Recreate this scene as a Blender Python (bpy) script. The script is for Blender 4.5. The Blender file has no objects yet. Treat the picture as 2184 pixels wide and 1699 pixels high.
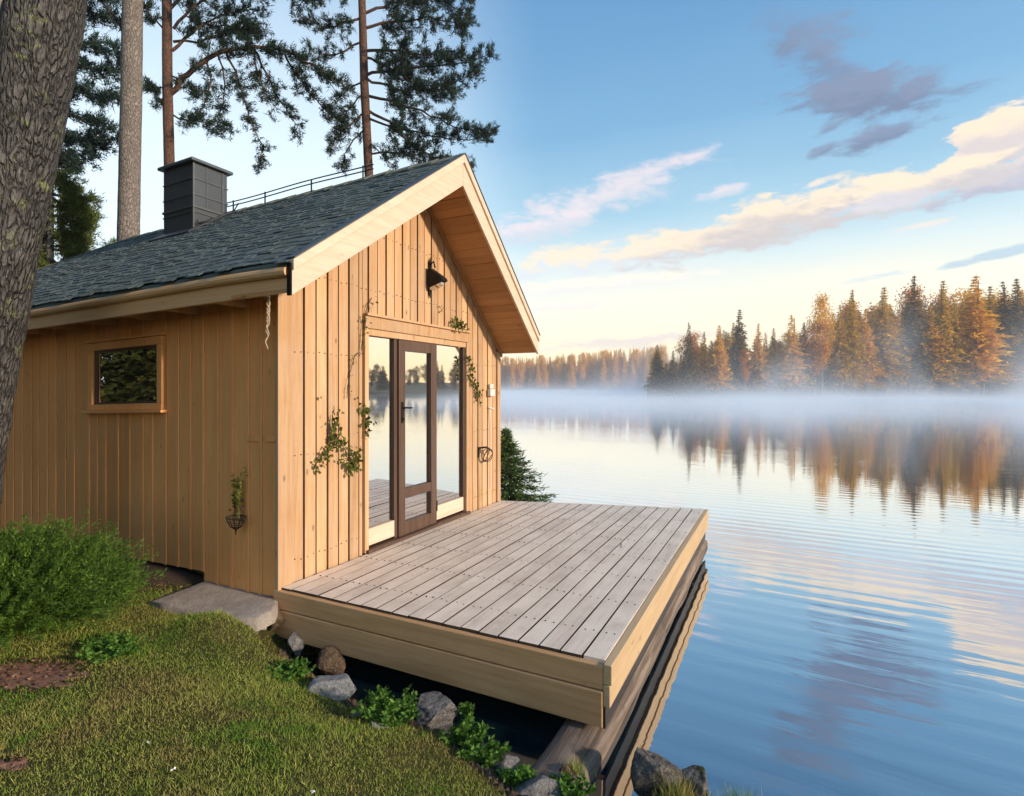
import bpy, math, random
import numpy as np
from mathutils import Vector, noise as mnoise

random.seed(7)
rng = np.random.default_rng(11)
scene = bpy.context.scene
COL = scene.collection
F = 1170.0          # focal length, in the pixel units the plan was measured in
CU, HV = 1092.0, 829.0
ZW = -2.09          # lake level (eye = 0)
ZD = -1.57          # deck top

# ------------------------------------------------------------------ nodes
class NT:
    def __init__(s, tree):
        s.t = tree; s.n = tree.nodes; s.l = tree.links
    def new(s, typ, **kw):
        n = s.n.new(typ)
        for k, v in kw.items(): setattr(n, k, v)
        return n
    def put(s, inp, val):
        if isinstance(val, bpy.types.NodeSocket): s.l.new(val, inp)
        elif val is not None:
            try: inp.default_value = val
            except Exception:
                inp.default_value = (*val, 1.0)
    def m(s, op, a, b=None, c=None, clamp=False):
        n = s.new('ShaderNodeMath', operation=op); n.use_clamp = clamp
        s.put(n.inputs[0], a)
        if b is not None: s.put(n.inputs[1], b)
        if c is not None: s.put(n.inputs[2], c)
        return n.outputs[0]
    def smooth(s, x, a, b):
        n = s.new('ShaderNodeMapRange', interpolation_type='SMOOTHSTEP')
        s.put(n.inputs[0], x); s.put(n.inputs[1], a); s.put(n.inputs[2], b)
        return n.outputs[0]
    def lin(s, x, a, b, c=0.0, d=1.0):
        n = s.new('ShaderNodeMapRange')
        s.put(n.inputs[0], x); s.put(n.inputs[1], a); s.put(n.inputs[2], b); s.put(n.inputs[3], c); s.put(n.inputs[4], d)
        return n.outputs[0]
    def mix(s, f, a, b, blend='MIX'):
        n = s.new('ShaderNodeMix', data_type='RGBA', blend_type=blend)
        s.put(n.inputs[0], f); s.put(n.inputs[6], a); s.put(n.inputs[7], b)
        return n.outputs[2]
    def map(s, vec, loc=(0,0,0), rot=(0,0,0), sc=(1,1,1), typ='POINT'):
        n = s.new('ShaderNodeMapping', vector_type=typ)
        s.put(n.inputs[0], vec); n.inputs[1].default_value = loc
        n.inputs[2].default_value = rot; n.inputs[3].default_value = sc
        return n.outputs[0]
    def noise(s, vec, scale, detail=4, rough=.55, dist=0.0):
        n = s.new('ShaderNodeTexNoise')
        if vec is not None: s.l.new(vec, n.inputs['Vector'])
        n.inputs['Scale'].default_value = scale; n.inputs['Detail'].default_value = detail
        n.inputs['Roughness'].default_value = rough; n.inputs['Distortion'].default_value = dist
        return n.outputs[0]
    def voro(s, vec, scale, feature='F1', rnd=1.0):
        n = s.new('ShaderNodeTexVoronoi', feature=feature)
        if vec is not None: s.l.new(vec, n.inputs['Vector'])
        n.inputs['Scale'].default_value = scale; n.inputs['Randomness'].default_value = rnd
        return n.outputs['Distance']
    def ramp(s, x, stops):
        n = s.new('ShaderNodeValToRGB'); s.put(n.inputs[0], x)
        e = n.color_ramp.elements
        while len(e) < len(stops): e.new(.5)
        for i, (p, c) in enumerate(stops):
            e[i].position = p; e[i].color = (*c, 1) if len(c) == 3 else c
        return n.outputs[0]
    def pos(s): return s.new('ShaderNodeNewGeometry').outputs['Position']
    def island(s): return s.new('ShaderNodeNewGeometry').outputs['Random Per Island']

def material(name):
    m = bpy.data.materials.new(name); m.use_nodes = True
    m.node_tree.nodes.clear(); nt = NT(m.node_tree)
    out = nt.new('ShaderNodeOutputMaterial')
    return m, nt, out

def principled(nt, out, color, rough=.6, bump=None, bstr=.3, bdist=.01, spec=.3, metal=0.0):
    b = nt.new('ShaderNodeBsdfPrincipled')
    nt.put(b.inputs['Base Color'], color if isinstance(color, bpy.types.NodeSocket) else (*color, 1))
    nt.put(b.inputs['Roughness'], rough); nt.put(b.inputs['Metallic'], metal)
    b.inputs['Specular IOR Level'].default_value = spec
    if bump is not None:
        bn = nt.new('ShaderNodeBump'); bn.inputs['Strength'].default_value = bstr; bn.inputs['Distance'].default_value = bdist
        nt.l.new(bump, bn.inputs['Height']); nt.l.new(bn.outputs[0], b.inputs['Normal'])
    if out is not None: nt.l.new(b.outputs[0], out.inputs['Surface'])
    return b

CAB = -math.atan2(.8963, .4435)      # turns world axes into the cabin's own axes
def wood(name, c1, c2, grain='z', rough=.65, knots=.5, bstr=.35, var=.25, dirt=None, weather=None, wamt=.8):
    m, nt, out = material(name)
    p = nt.map(nt.pos(), rot=(0, 0, CAB))
    sc = {'z': (26, 26, 1.3), 's': (1.3, 26, 26), 'n': (26, 1.3, 26)}[grain]
    isl = nt.island()
    off = nt.new('ShaderNodeVectorMath', operation='ADD')
    comb = nt.new('ShaderNodeCombineXYZ')
    for i in range(3): nt.put(comb.inputs[i], nt.m('MULTIPLY', isl, 37.0 + 11 * i))
    nt.l.new(p, off.inputs[0]); nt.l.new(comb.outputs[0], off.inputs[1])
    g = nt.noise(nt.map(off.outputs[0], sc=sc), 1.0, 6, .6, .6)
    fine = nt.noise(nt.map(off.outputs[0], sc=tuple(v * 5 for v in sc)), 1.0, 3, .6)
    col = nt.mix(nt.smooth(g, .32, .68), c1, c2)
    v = nt.lin(isl, 0, 1, 1 - var, 1 + var * .6)
    hs = nt.new('ShaderNodeHueSaturation'); nt.put(hs.inputs['Value'], v); nt.put(hs.inputs['Color'], col)
    col = hs.outputs[0]
    col = nt.mix(nt.lin(fine, .3, .7, .0, .22), col, tuple(x * .55 for x in c1))
    big = nt.noise(off.outputs[0], 1.1, 4, .6)
    col = nt.mix(nt.lin(big, .35, .7, 0, .25), col, tuple(x * .72 for x in c1))
    if knots:
        ksc = {'z': (6.5, 6.5, 3.0), 's': (3, 6.5, 6.5), 'n': (6.5, 3, 6.5)}[grain]
        k = nt.voro(nt.map(off.outputs[0], sc=ksc), 1.0)
        kf = nt.m('MULTIPLY', nt.smooth(k, .12, .04), knots)
        col = nt.mix(kf, col, tuple(x * .32 for x in c1))
    if weather:
        w = nt.noise(off.outputs[0], 2.4, 5, .65)
        col = nt.mix(nt.lin(w, .38, .66, 0, wamt), col, weather)
    if dirt:
        d = nt.noise(nt.pos(), 7.0, 6, .7)
        col = nt.mix(nt.lin(d, .55, .75, 0, .7), col, dirt)
    h = nt.m('ADD', g, nt.m('MULTIPLY', fine, .6))
    principled(nt, out, col, rough, h, bstr, .004)
    return m

M = {}
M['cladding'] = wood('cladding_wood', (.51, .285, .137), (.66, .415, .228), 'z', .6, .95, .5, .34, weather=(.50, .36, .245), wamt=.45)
M['cladding_side'] = wood('cladding_wood_side', (.83, .38, .125), (.90, .45, .17), 'z', .6, .5, .35, .16, weather=(.72, .33, .115), wamt=.5)  # same wood as the gable; warm fill light painted into the shaded wall
M['trim'] = wood('trim_wood', (.70, .52, .39), (.78, .61, .48), 's', .55, .25, .2, .08)
M['trim_side'] = wood('eave_wood', (.66, .39, .19), (.74, .46, .24), 'n', .55, .2, .2, .08)
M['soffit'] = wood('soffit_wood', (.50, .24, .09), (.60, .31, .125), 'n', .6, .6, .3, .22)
M['brown'] = wood('door_wood', (.085, .048, .034), (.13, .078, .055), 'z', .45, .0, .25, .15)
M['deck'] = wood('deck_wood', (.68, .55, .44), (.84, .71, .59), 's', .6, .25, .5, .13, weather=(.86, .74, .61))
M['deck_edge'] = wood('deck_edge_wood', (.56, .315, .145), (.69, .42, .215), 'n', .6, .6, .5, .1)
M['deck_edge_s'] = wood('deck_side_wood', (.52, .36, .20), (.62, .45, .27), 's', .6, .5, .5, .1)
M['darkened'] = wood('dark_reflection_board', (.035, .026, .018), (.07, .05, .033), 's', .5, .2, .4, .1)  # dark water reflection beside the deck is put into this board's colour
M['log'] = wood('weathered_log', (.11, .08, .06), (.30, .235, .19), 's', .85, .3, 1.0, .1, dirt=(.05, .045, .035))

def simple(name, color, rough=.6, metal=0, spec=.4, nscale=12, amt=.3, bstr=.2):
    m, nt, out = material(name)
    n = nt.noise(nt.pos(), nscale, 5, .6)
    col = nt.mix(nt.lin(n, .3, .7, 0, amt), color, tuple(x * .45 for x in color))
    principled(nt, out, col, rough, n, bstr, .004, spec, metal)
    return m
M['groove'] = simple('painted_shade_gap_wood', (.07, .048, .035), .9, nscale=20)  # board sides: the shade of the gaps painted into the colour
M['iron'] = simple('black_iron', (.018, .017, .016), .55, .6, nscale=60)
M['wire'] = simple('dark_wire', (.03, .03, .028), .6, .5)
M['white'] = simple('white_plastic', (.72, .70, .66), .4, nscale=30, amt=.15)
M['rope'] = simple('pale_rope', (.50, .41, .31), .9, nscale=70, amt=.6)
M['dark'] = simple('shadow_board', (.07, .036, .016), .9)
M['foundation'] = simple('foundation_stone', (.10, .09, .08), .95)
M['sheet'] = simple('chimney_sheet', (.075, .082, .095), .42, .5, nscale=5, amt=.35, bstr=.15)
M['sheet_cap'] = simple('chimney_cap_sheet', (.10, .115, .12), .45, .5, nscale=9, amt=.4)
M['steel'] = simple('galvanised_steel', (.30, .31, .32), .4, .7)
M['moss_cap'] = simple('ridge_felt', (.20, .20, .15), .9, nscale=14, amt=.5)

def glass(name, tint, refl, rough=.008, wob=.02):
    m, nt, out = material(name)
    d = nt.new('ShaderNodeBsdfDiffuse'); d.inputs[0].default_value = (*tint, 1)
    g = nt.new('ShaderNodeBsdfGlossy'); g.inputs['Roughness'].default_value = rough; g.inputs[0].default_value = (.97, .95, .93, 1)
    lw = nt.new('ShaderNodeLayerWeight'); lw.inputs[0].default_value = .35
    f = nt.lin(lw.outputs['Facing'], 0, 1, refl * .85, min(1, refl * 1.2))
    bn = nt.new('ShaderNodeBump'); bn.inputs['Strength'].default_value = wob; bn.inputs['Distance'].default_value = .02
    nt.l.new(nt.noise(nt.pos(), 2.3, 2), bn.inputs['Height']); nt.l.new(bn.outputs[0], g.inputs['Normal'])
    x = nt.new('ShaderNodeMixShader'); nt.put(x.inputs[0], f)
    nt.l.new(d.outputs[0], x.inputs[1]); nt.l.new(g.outputs[0], x.inputs[2]); nt.l.new(x.outputs[0], out.inputs[0])
    return m
M['glass'] = glass('door_glass', (.02, .018, .02), .95)
M['glass_side'] = glass('window_glass', (.008, .009, .007), .62)

def shingles():
    m, nt, out = material('roof_shingle')
    isl = nt.island(); p = nt.pos()
    n = nt.noise(p, 3.0, 5, .6); g = nt.noise(p, 160, 2, .7)
    col = nt.ramp(isl, [(0, (.050, .070, .072)), (.5, (.080, .108, .110)), (1, (.115, .145, .145))])
    col = nt.mix(nt.lin(n, .42, .68, 0, .7), col, (.10, .115, .085))
    col = nt.mix(nt.lin(g, .45, .7, 0, .5), col, (.14, .165, .17))
    principled(nt, out, col, .85, g, .5, .003, .25)
    return m
M['shingle'] = shingles()

def bark(name, c1, c2, c3, scale=1.0, zs=.25, lichen=None, bstr=1.0, bdist=.04):
    m, nt, out = material(name)
    tc = nt.new('ShaderNodeTexCoord').outputs['Object']
    p = nt.map(tc, sc=(1, 1, zs))
    w = nt.noise(p, 5 * scale, 4, .6)
    wv = nt.new('ShaderNodeVectorMath', operation='ADD')
    cb = nt.new('ShaderNodeCombineXYZ')
    nt.put(cb.inputs[0], nt.m('MULTIPLY', w, .22 / scale)); nt.put(cb.inputs[1], nt.m('MULTIPLY', w, .18 / scale)); nt.put(cb.inputs[2], nt.m('MULTIPLY', w, .12 / scale))
    nt.l.new(p, wv.inputs[0]); nt.l.new(cb.outputs[0], wv.inputs[1])
    v = nt.voro(wv.outputs[0], 15 * scale, 'DISTANCE_TO_EDGE')
    v2 = nt.noise(wv.outputs[0], 34 * scale, 5, .7)
    plate = nt.smooth(v, .0, .22)
    h = nt.m('ADD', plate, nt.m('MULTIPLY', v2, .5))
    col = nt.mix(plate, c1, c2)
    col = nt.mix(nt.lin(v2, .42, .68, 0, .8), col, c3)
    big = nt.noise(tc, 1.3 * scale, 4, .6)
    col = nt.mix(nt.lin(big, .4, .7, 0, .45), col, tuple(x * .5 for x in c2))
    if lichen:
        l = nt.noise(nt.map(tc, loc=(3, 1, 2)), 2.6 * scale, 6, .72)
        col = nt.mix(nt.smooth(l, .56, .66), col, lichen)
    principled(nt, out, col, .9, h, bstr, bdist, .15)
    return m
M['bark_near'] = bark('old_pine_bark', (.022, .020, .020), (.080, .075, .076), (.23, .22, .212), 2.3, .22, (.20, .22, .11), .9, .04)
M['bark_grey'] = bark('grey_pine_bark', (.10, .085, .075), (.26, .225, .20), (.33, .29, .26), 2.0, .35, None, .7, .03)
M['bark_red'] = bark('red_pine_bark', (.05, .03, .025), (.14, .078, .055), (.20, .115, .08), 1.6, .3, None, .6, .03)
M['branch'] = simple('pine_branch_bark', (.045, .034, .028), .9)
M['birch_bark'] = simple('birch_bark', (.55, .52, .47), .8, nscale=3, amt=.6)
M['far_bark'] = simple('far_spruce_bark', (.16, .105, .07), .9, nscale=2)

def leaf(name, stops, rough=.6, trans=.35, nscale=.9, patch=None):
    m, nt, out = material(name)
    isl = nt.island()
    col = nt.ramp(isl, stops)
    n = nt.noise(nt.pos(), nscale, 4, .6)
    col = nt.mix(nt.lin(n, .35, .68, 0, .55), col, patch if patch else tuple(x * .5 for x in stops[0][1]))
    b = principled(nt, None, col, rough, spec=.25)
    t = nt.new('ShaderNodeBsdfTranslucent'); nt.l.new(col, t.inputs[0])
    x = nt.new('ShaderNodeMixShader'); x.inputs[0].default_value = trans
    nt.l.new(b.outputs[0], x.inputs[1]); nt.l.new(t.outputs[0], x.inputs[2]); nt.l.new(x.outputs[0], out.inputs[0])
    return m
M['needle'] = leaf('pine_needles', [(0, (.014, .034, .024)), (.6, (.032, .066, .042)), (1, (.07, .11, .06))], nscale=.7)
M['needle_blue'] = leaf('blue_green_pine_needles', [(0, (.022, .050, .045)), (.6, (.045, .090, .075)), (1, (.085, .14, .105))], nscale=.7)  # blue green needles of the pine between the near trunks
M['needle_green'] = leaf('bright_conifer_leaves', [(0, (.08, .12, .02)), (.6, (.17, .22, .04)), (1, (.28, .30, .07))], trans=.5, nscale=1.2)
M['juniper'] = leaf('juniper_leaves', [(0, (.06, .12, .016)), (.6, (.12, .23, .028)), (1, (.22, .34, .05))], nscale=4.5, patch=(.025, .06, .012))
M['young'] = leaf('young_spruce_needles', [(0, (.04, .09, .03)), (.6, (.11, .19, .045)), (1, (.24, .31, .09))], nscale=3)
M['weed'] = leaf('weed_leaves', [(0, (.06, .14, .02)), (.6, (.12, .27, .035)), (1, (.22, .38, .07))], nscale=6)
M['vine'] = leaf('vine_leaves', [(0, (.06, .085, .014)), (.6, (.13, .15, .025)), (1, (.26, .24, .05))], nscale=9)
M['far_dark'] = leaf('far_spruce_needles', [(0, (.08, .06, .010)), (.6, (.19, .13, .014)), (1, (.36, .21, .02))], trans=.55, nscale=.06, patch=(.10, .065, .010))
M['far_olive'] = leaf('far_olive_needles', [(0, (.30, .19, .010)), (.6, (.62, .38, .016)), (1, (.90, .54, .022))], trans=.55, nscale=.06, patch=(.42, .25, .014))  # spruce needles shifted to gold: low sunlight painted into the colour
M['far_gold'] = leaf('far_golden_leaves', [(0, (.55, .29, .012)), (.6, (.88, .49, .016)), (1, (.95, .62, .03))], trans=.55, nscale=.07, patch=(.70, .34, .012))  # autumn gold on birches; on conifers, sunlight painted into the colour
M['far_rust'] = leaf('far_rust_leaves', [(0, (.42, .18, .02)), (.6, (.70, .29, .022)), (1, (.88, .38, .03))], trans=.55, nscale=.07, patch=(.40, .14, .02))
M['wood_leaf'] = leaf('woodland_leaves', [(0, (.03, .045, .012)), (.6, (.07, .09, .02)), (1, (.14, .15, .035))], nscale=.3)

M['litter'] = leaf('fallen_leaves', [(0, (.07, .035, .02)), (.6, (.17, .085, .05)), (1, (.34, .20, .12))], trans=.1, nscale=6)
def grass_mat():
    m, nt, out = material('lawn_grass')
    isl = nt.island(); p = nt.pos()
    col = nt.ramp(isl, [(0, (.17, .24, .03)), (.45, (.31, .40, .06)), (.85, (.46, .49, .11)), (1, (.65, .56, .25))])
    n = nt.noise(p, 1.6, 5, .65)
    col = nt.mix(nt.smooth(n, .45, .68), col, (.40, .34, .11))
    n2 = nt.noise(nt.map(p, loc=(4, 2, 0)), 2.6, 4, .6)
    col = nt.mix(nt.smooth(n2, .50, .68), col, (.15, .32, .025))
    b = principled(nt, None, col, .6, spec=.2)
    t = nt.new('ShaderNodeBsdfTranslucent'); nt.l.new(col, t.inputs[0])
    x = nt.new('ShaderNodeMixShader'); x.inputs[0].default_value = .3
    nt.l.new(b.outputs[0], x.inputs[1]); nt.l.new(t.outputs[0], x.inputs[2]); nt.l.new(x.outputs[0], out.inputs[0])
    return m
M['grass'] = grass_mat()

def ground_mat():
    m, nt, out = material('lawn_soil')
    p = nt.pos()
    n = nt.noise(p, 2.2, 6, .65); f = nt.noise(p, 60, 4, .7)
    col = nt.mix(nt.smooth(n, .4, .62), (.050, .060, .014), (.075, .060, .024))
    col = nt.mix(nt.lin(f, .4, .7, 0, .6), col, (.03, .026, .012))
    principled(nt, out, col, .95, f, .8, .02, .1)
    return m
M['ground'] = ground_mat()
M['soil'] = simple('bare_soil', (.26, .125, .085), .95, nscale=40, amt=.8, bstr=1.0)
M['soil_dark'] = simple('dark_leaf_litter', (.055, .032, .02), .95, nscale=50, amt=.7, bstr=1.0)

def rock(name, c1, c2, c3, moss=None):
    m, nt, out = material(name)
    p = nt.pos()
    n = nt.noise(p, 9, 8, .7); f = nt.noise(p, 70, 4, .75); v = nt.voro(nt.map(p, sc=(1, 1, 1)), 45)
    col = nt.mix(nt.smooth(n, .36, .64), c1, c2)
    col = nt.mix(nt.lin(f, .5, .72, 0, .9), col, c3)
    col = nt.mix(nt.m('MULTIPLY', nt.smooth(v, .22, .05), .5), col, tuple(x * .3 for x in c1))
    if moss:
        col = nt.mix(nt.smooth(nt.noise(p, 5, 5, .7), .52, .62), col, moss)
    h = nt.m('ADD', n, nt.m('MULTIPLY', f, .4))
    principled(nt, out, col, .9, h, 1.0, .025, .2)
    return m
M['rock_light'] = rock('pale_granite', (.20, .20, .205), (.32, .32, .32), (.48, .47, .46))
M['rock_grey'] = rock('grey_granite', (.10, .095, .095), (.20, .195, .19), (.36, .35, .34))
M['rock_brown'] = rock('brown_rock', (.05, .035, .025), (.12, .08, .05), (.20, .15, .10))
M['rock_moss'] = rock('mossy_rock', (.06, .055, .05), (.16, .145, .13), (.36, .32, .29), (.035, .045, .015))
M['slab'] = rock('worn_slab', (.30, .245, .205), (.38, .32, .275), (.46, .40, .35))

def water_mat():
    m, nt, out = material('lake_water')
    p = nt.pos()
    ang = math.atan2(-.5, .87)
    q = nt.map(p, rot=(0, 0, -ang))
    sep = nt.new('ShaderNodeSeparateXYZ'); nt.l.new(p, sep.inputs[0])
    dist = nt.new('ShaderNodeVectorMath', operation='LENGTH'); nt.l.new(p, dist.inputs[0]); D = dist.outputs['Value']
    w1 = nt.new('ShaderNodeTexWave', wave_type='BANDS', bands_direction='Y', wave_profile='SIN')
    nt.l.new(nt.map(q, sc=(.16, 1, 1)), w1.inputs[0]); w1.inputs['Scale'].default_value = 1.15
    w1.inputs['Distortion'].default_value = 2.6; w1.inputs['Detail'].default_value = 2.0; w1.inputs['Detail Scale'].default_value = .8
    n1 = nt.noise(nt.map(q, sc=(.30, 1.7, 1)), 3.6, 3, .5, .3)
    n2 = nt.noise(nt.map(q, sc=(.10, .45, 1)), .8, 3, .5)
    n3 = nt.noise(nt.map(q, sc=(.5, 1.4, 1)), 7.0, 2, .5)
    calm = nt.lin(nt.noise(p, .12, 2), .38, .62, .25, 1.0)
    h = nt.m('ADD', nt.m('MULTIPLY', w1.outputs['Fac'], .006), nt.m('MULTIPLY', n1, .013))
    h = nt.m('ADD', h, nt.m('MULTIPLY', n3, .0016))
    h = nt.m('MULTIPLY', h, calm)
    h = nt.m('ADD', h, nt.m('MULTIPLY', n2, .022))
    fall = nt.m('DIVIDE', 1.0, nt.m('ADD', 1.0, nt.m('MULTIPLY', D, .09)))
    h = nt.m('MULTIPLY', h, fall)
    bn = nt.new('ShaderNodeBump'); bn.inputs['Strength'].default_value = .5; bn.inputs['Distance'].default_value = 1.0
    nt.l.new(h, bn.inputs['Height'])
    g = nt.new('ShaderNodeBsdfGlossy'); g.inputs['Roughness'].default_value = .02; g.inputs[0].default_value = (.93, .96, 1, 1)
    nt.l.new(bn.outputs[0], g.inputs['Normal'])
    d = nt.new('ShaderNodeBsdfDiffuse'); d.inputs[0].default_value = (.006, .022, .032, 1)
    lw = nt.new('ShaderNodeLayerWeight'); lw.inputs[0].default_value = .5
    nt.l.new(bn.outputs[0], lw.inputs['Normal'])
    f = nt.ramp(lw.outputs['Facing'], [(0, (.05,) * 3), (.35, (.34,) * 3), (.55, (.62,) * 3), (.75, (.86,) * 3), (.9, (.97,) * 3), (1, (1,) * 3)])
    x = nt.new('ShaderNodeMixShader'); nt.l.new(f, x.inputs[0])
    nt.l.new(d.outputs[0], x.inputs[1]); nt.l.new(g.outputs[0], x.inputs[2]); nt.l.new(x.outputs[0], out.inputs[0])
    return m
M['water'] = water_mat()

# ------------------------------------------------------------------ geometry helpers
def W(s, n, z):
    """cabin frame (s along the gable wall, n out over the deck, z up) -> world"""
    return (-1.845 + .4435 * s + .8963 * n, 4.36 + .8963 * s - .4435 * n, z + .028 * min(n, 0.0))
def s_of(u, n=0.0):
    k = (u - CU) / F
    a, b = -1.845 + .8963 * n, 4.36 - .4435 * n
    return (a - b * k) / (.8963 * k - .4435)
def n_of(u, s=0.0):
    k = (u - CU) / F
    a, b = -1.845 + .4435 * s, 4.36 + .8963 * s
    return (a - b * k) / (-.4435 * k - .8963)
def z_at(v, y): return (HV - v) / F * y
def zs(u, v, n=0.0):
    s = s_of(u, n); return s, z_at(v, W(s, n, 0)[1])
def at(u, v, y): return Vector(((u - CU) / F * y, y, (HV - v) / F * y))
def onz(u, v, z):
    y = -z * F / (v - HV); return Vector(((u - CU) / F * y, y, z))

class MB:
    def __init__(s): s.v = []; s.f = []; s.smooth = False
    def quad(s, *p):
        i = len(s.v); s.v += [tuple(q) for q in p]; s.f.append(tuple(range(i, i + len(p))))
    def hexa(s, b, t):
        i = len(s.v); s.v += [tuple(q) for q in b] + [tuple(q) for q in t]; n = len(b)
        s.f.append(tuple(range(i + n - 1, i - 1, -1))); s.f.append(tuple(range(i + n, i + 2 * n)))
        for k in range(n):
            j = (k + 1) % n; s.f.append((i + k, i + j, i + n + j, i + n + k))
    def box(s, s0, s1, n0, n1, z0, z1, fn=W):
        s.hexa([fn(s0, n0, z0), fn(s1, n0, z0), fn(s1, n1, z0), fn(s0, n1, z0)],
               [fn(s0, n0, z1), fn(s1, n0, z1), fn(s1, n1, z1), fn(s0, n1, z1)])
    def tube(s, pts, rad, sides=8, cap=True):
        pts = [Vector(p) for p in pts]; n = len(pts)
        if not hasattr(rad, '__len__'): rad = [rad] * n
        i0 = len(s.v); up = None
        for k, p in enumerate(pts):
            d = (pts[min(k + 1, n - 1)] - pts[max(k - 1, 0)]).normalized()
            if up is None:
                up = Vector((0, 0, 1)) if abs(d.z) < .9 else Vector((1, 0, 0))
            a = d.cross(up).normalized(); b = a.cross(d).normalized(); up = b
            for j in range(sides):
                t = 2 * math.pi * j / sides
                s.v.append(tuple(p + (a * math.cos(t) + b * math.sin(t)) * rad[k]))
        for k in range(n - 1):
            for j in range(sides):
                j2 = (j + 1) % sides; a = i0 + k * sides
                s.f.append((a + j, a + j2, a + sides + j2, a + sides + j))
        if cap:
            s.f.append(tuple(i0 + j for j in range(sides - 1, -1, -1)))
            s.f.append(tuple(i0 + (n - 1) * sides + j for j in range(sides)))
    def build(s, name, mat, parent=None, smooth=False, bevel=0.0):
        me = bpy.data.meshes.new(name)
        o = Vector(parent_loc(parent)) if parent else Vector((0, 0, 0))
        me.from_pydata([(x - o.x, y - o.y, z - o.z) for x, y, z in s.v], [], s.f)
        me.materials.append(mat)
        if smooth: me.polygons.foreach_set('use_smooth', [True] * len(me.polygons))
        ob = bpy.data.objects.new(name, me); COL.objects.link(ob)
        if parent: ob.parent = parent
        if bevel:
            b = ob.modifiers.new('bevel', 'BEVEL'); b.width = bevel; b.segments = 2; b.limit_method = 'ANGLE'
        return ob
def parent_loc(p):
    v = Vector(p.location)
    while p.parent: p = p.parent; v += Vector(p.location)
    return v
def np_mesh(name, V, mat, parent=None, verts_per=3):
    """V: (faces*verts_per, 3) array of loose faces"""
    V = np.asarray(V, dtype=np.float32).copy()
    if parent is not None: V -= np.array(parent_loc(parent), dtype=np.float32)
    nf = len(V) // verts_per
    me = bpy.data.meshes.new(name)
    me.vertices.add(len(V)); me.vertices.foreach_set('co', V.ravel())
    me.loops.add(len(V)); me.loops.foreach_set('vertex_index', np.arange(len(V), dtype=np.int32))
    me.polygons.add(nf); me.polygons.foreach_set('loop_start', np.arange(0, len(V), verts_per, dtype=np.int32))
    me.update(calc_edges=True); me.materials.append(mat)
    ob = bpy.data.objects.new(name, me); COL.objects.link(ob)
    if parent is not None: ob.parent = parent
    return ob
def tag(o, label=None, cat=None, group=None, kind=None):
    if label: o['label'] = label
    if cat: o['category'] = cat
    if group: o['group'] = group
    if kind: o['kind'] = kind
    return o
def empty(name, loc, label, cat, group=None):
    o = bpy.data.objects.new(name, None); COL.objects.link(o); o.location = loc; o.empty_display_size = .1
    return tag(o, label, cat, group)
def rebase(o):
    """put a single-mesh thing's origin at its base"""
    me = o.data; n = len(me.vertices); a = np.empty(n * 3, dtype=np.float32); me.vertices.foreach_get('co', a); a = a.reshape(-1, 3)
    c = np.array([a[:, 0].mean(), a[:, 1].mean(), a[:, 2].min()], dtype=np.float32)
    me.vertices.foreach_set('co', (a - c).ravel()); me.update(); o.location = c
    return o

def unit(a): return a / np.maximum(np.linalg.norm(a, axis=-1, keepdims=True), 1e-9)
def blades(C, D, length, width, r=rng, face=None):
    """one triangle per row: base centre C, direction D"""
    n = len(C); D = unit(D)
    side = unit(np.cross(D, r.normal(size=(n, 3)) + (0 if face is None else np.array(face) * 1.6)))
    L = (np.asarray(length) * np.ones(n))[:, None]; Wd = (np.asarray(width) * np.ones(n))[:, None]
    V = np.empty((n, 3, 3)); V[:, 0] = C - side * Wd * .5; V[:, 1] = C + side * Wd * .5; V[:, 2] = C + D * L
    return V.reshape(-1, 3)
def leaves4(C, D, length, width, r=rng):
    """one diamond leaf per row"""
    n = len(C); D = unit(D); side = unit(np.cross(D, r.normal(size=(n, 3))))
    L = (np.asarray(length) * np.ones(n))[:, None]; Wd = (np.asarray(width) * np.ones(n))[:, None]
    V = np.empty((n, 4, 3)); V[:, 0] = C; V[:, 1] = C + D * L * .45 - side * Wd * .5; V[:, 2] = C + D * L; V[:, 3] = C + D * L * .45 + side * Wd * .5
    return V.reshape(-1, 3)

# ------------------------------------------------------------------ ground and lake
land = [W(8, -40, 0)[:2], W(9, -9, 0)[:2], W(6.6, -3, 0)[:2], W(5.0, -.55, 0)[:2], W(3.6, .0, 0)[:2], W(2.0, .15, 0)[:2], W(.6, .25, 0)[:2],
        (-1.60, 4.16), (-1.30, 3.86), (-.95, 3.56), (-.62, 3.40), (-.30, 3.24), (-.06, 2.94), (.08, 2.78), (.38, 2.66), (.62, 2.74), (.86, 2.72), (1.08, 2.66),
        (1.3, 2.52), (2.2, 2.0), (5, 0.4), (12, -6), (40, -30), (40, -80), (-160, -80), (-160, 60), (-60, 70)]
LP = np.array(land)
def shore_dist(P):
    """signed distance to the shoreline, positive on land"""
    A = LP; B = np.roll(LP, -1, axis=0); best = np.full(len(P), 1e9); ins = np.zeros(len(P), bool)
    for a, b in zip(A, B):
        ab = b - a; t = np.clip(((P - a) @ ab) / (ab @ ab), 0, 1)
        best = np.minimum(best, np.linalg.norm(P - (a + t[:, None] * ab), axis=1))
        c = (a[1] > P[:, 1]) != (b[1] > P[:, 1])
        if b[1] != a[1]:
            xi = (b[0] - a[0]) * (P[:, 1] - a[1]) / (b[1] - a[1]) + a[0]
            ins ^= c & (P[:, 0] < xi)
    return np.where(ins, best, -best)
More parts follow.
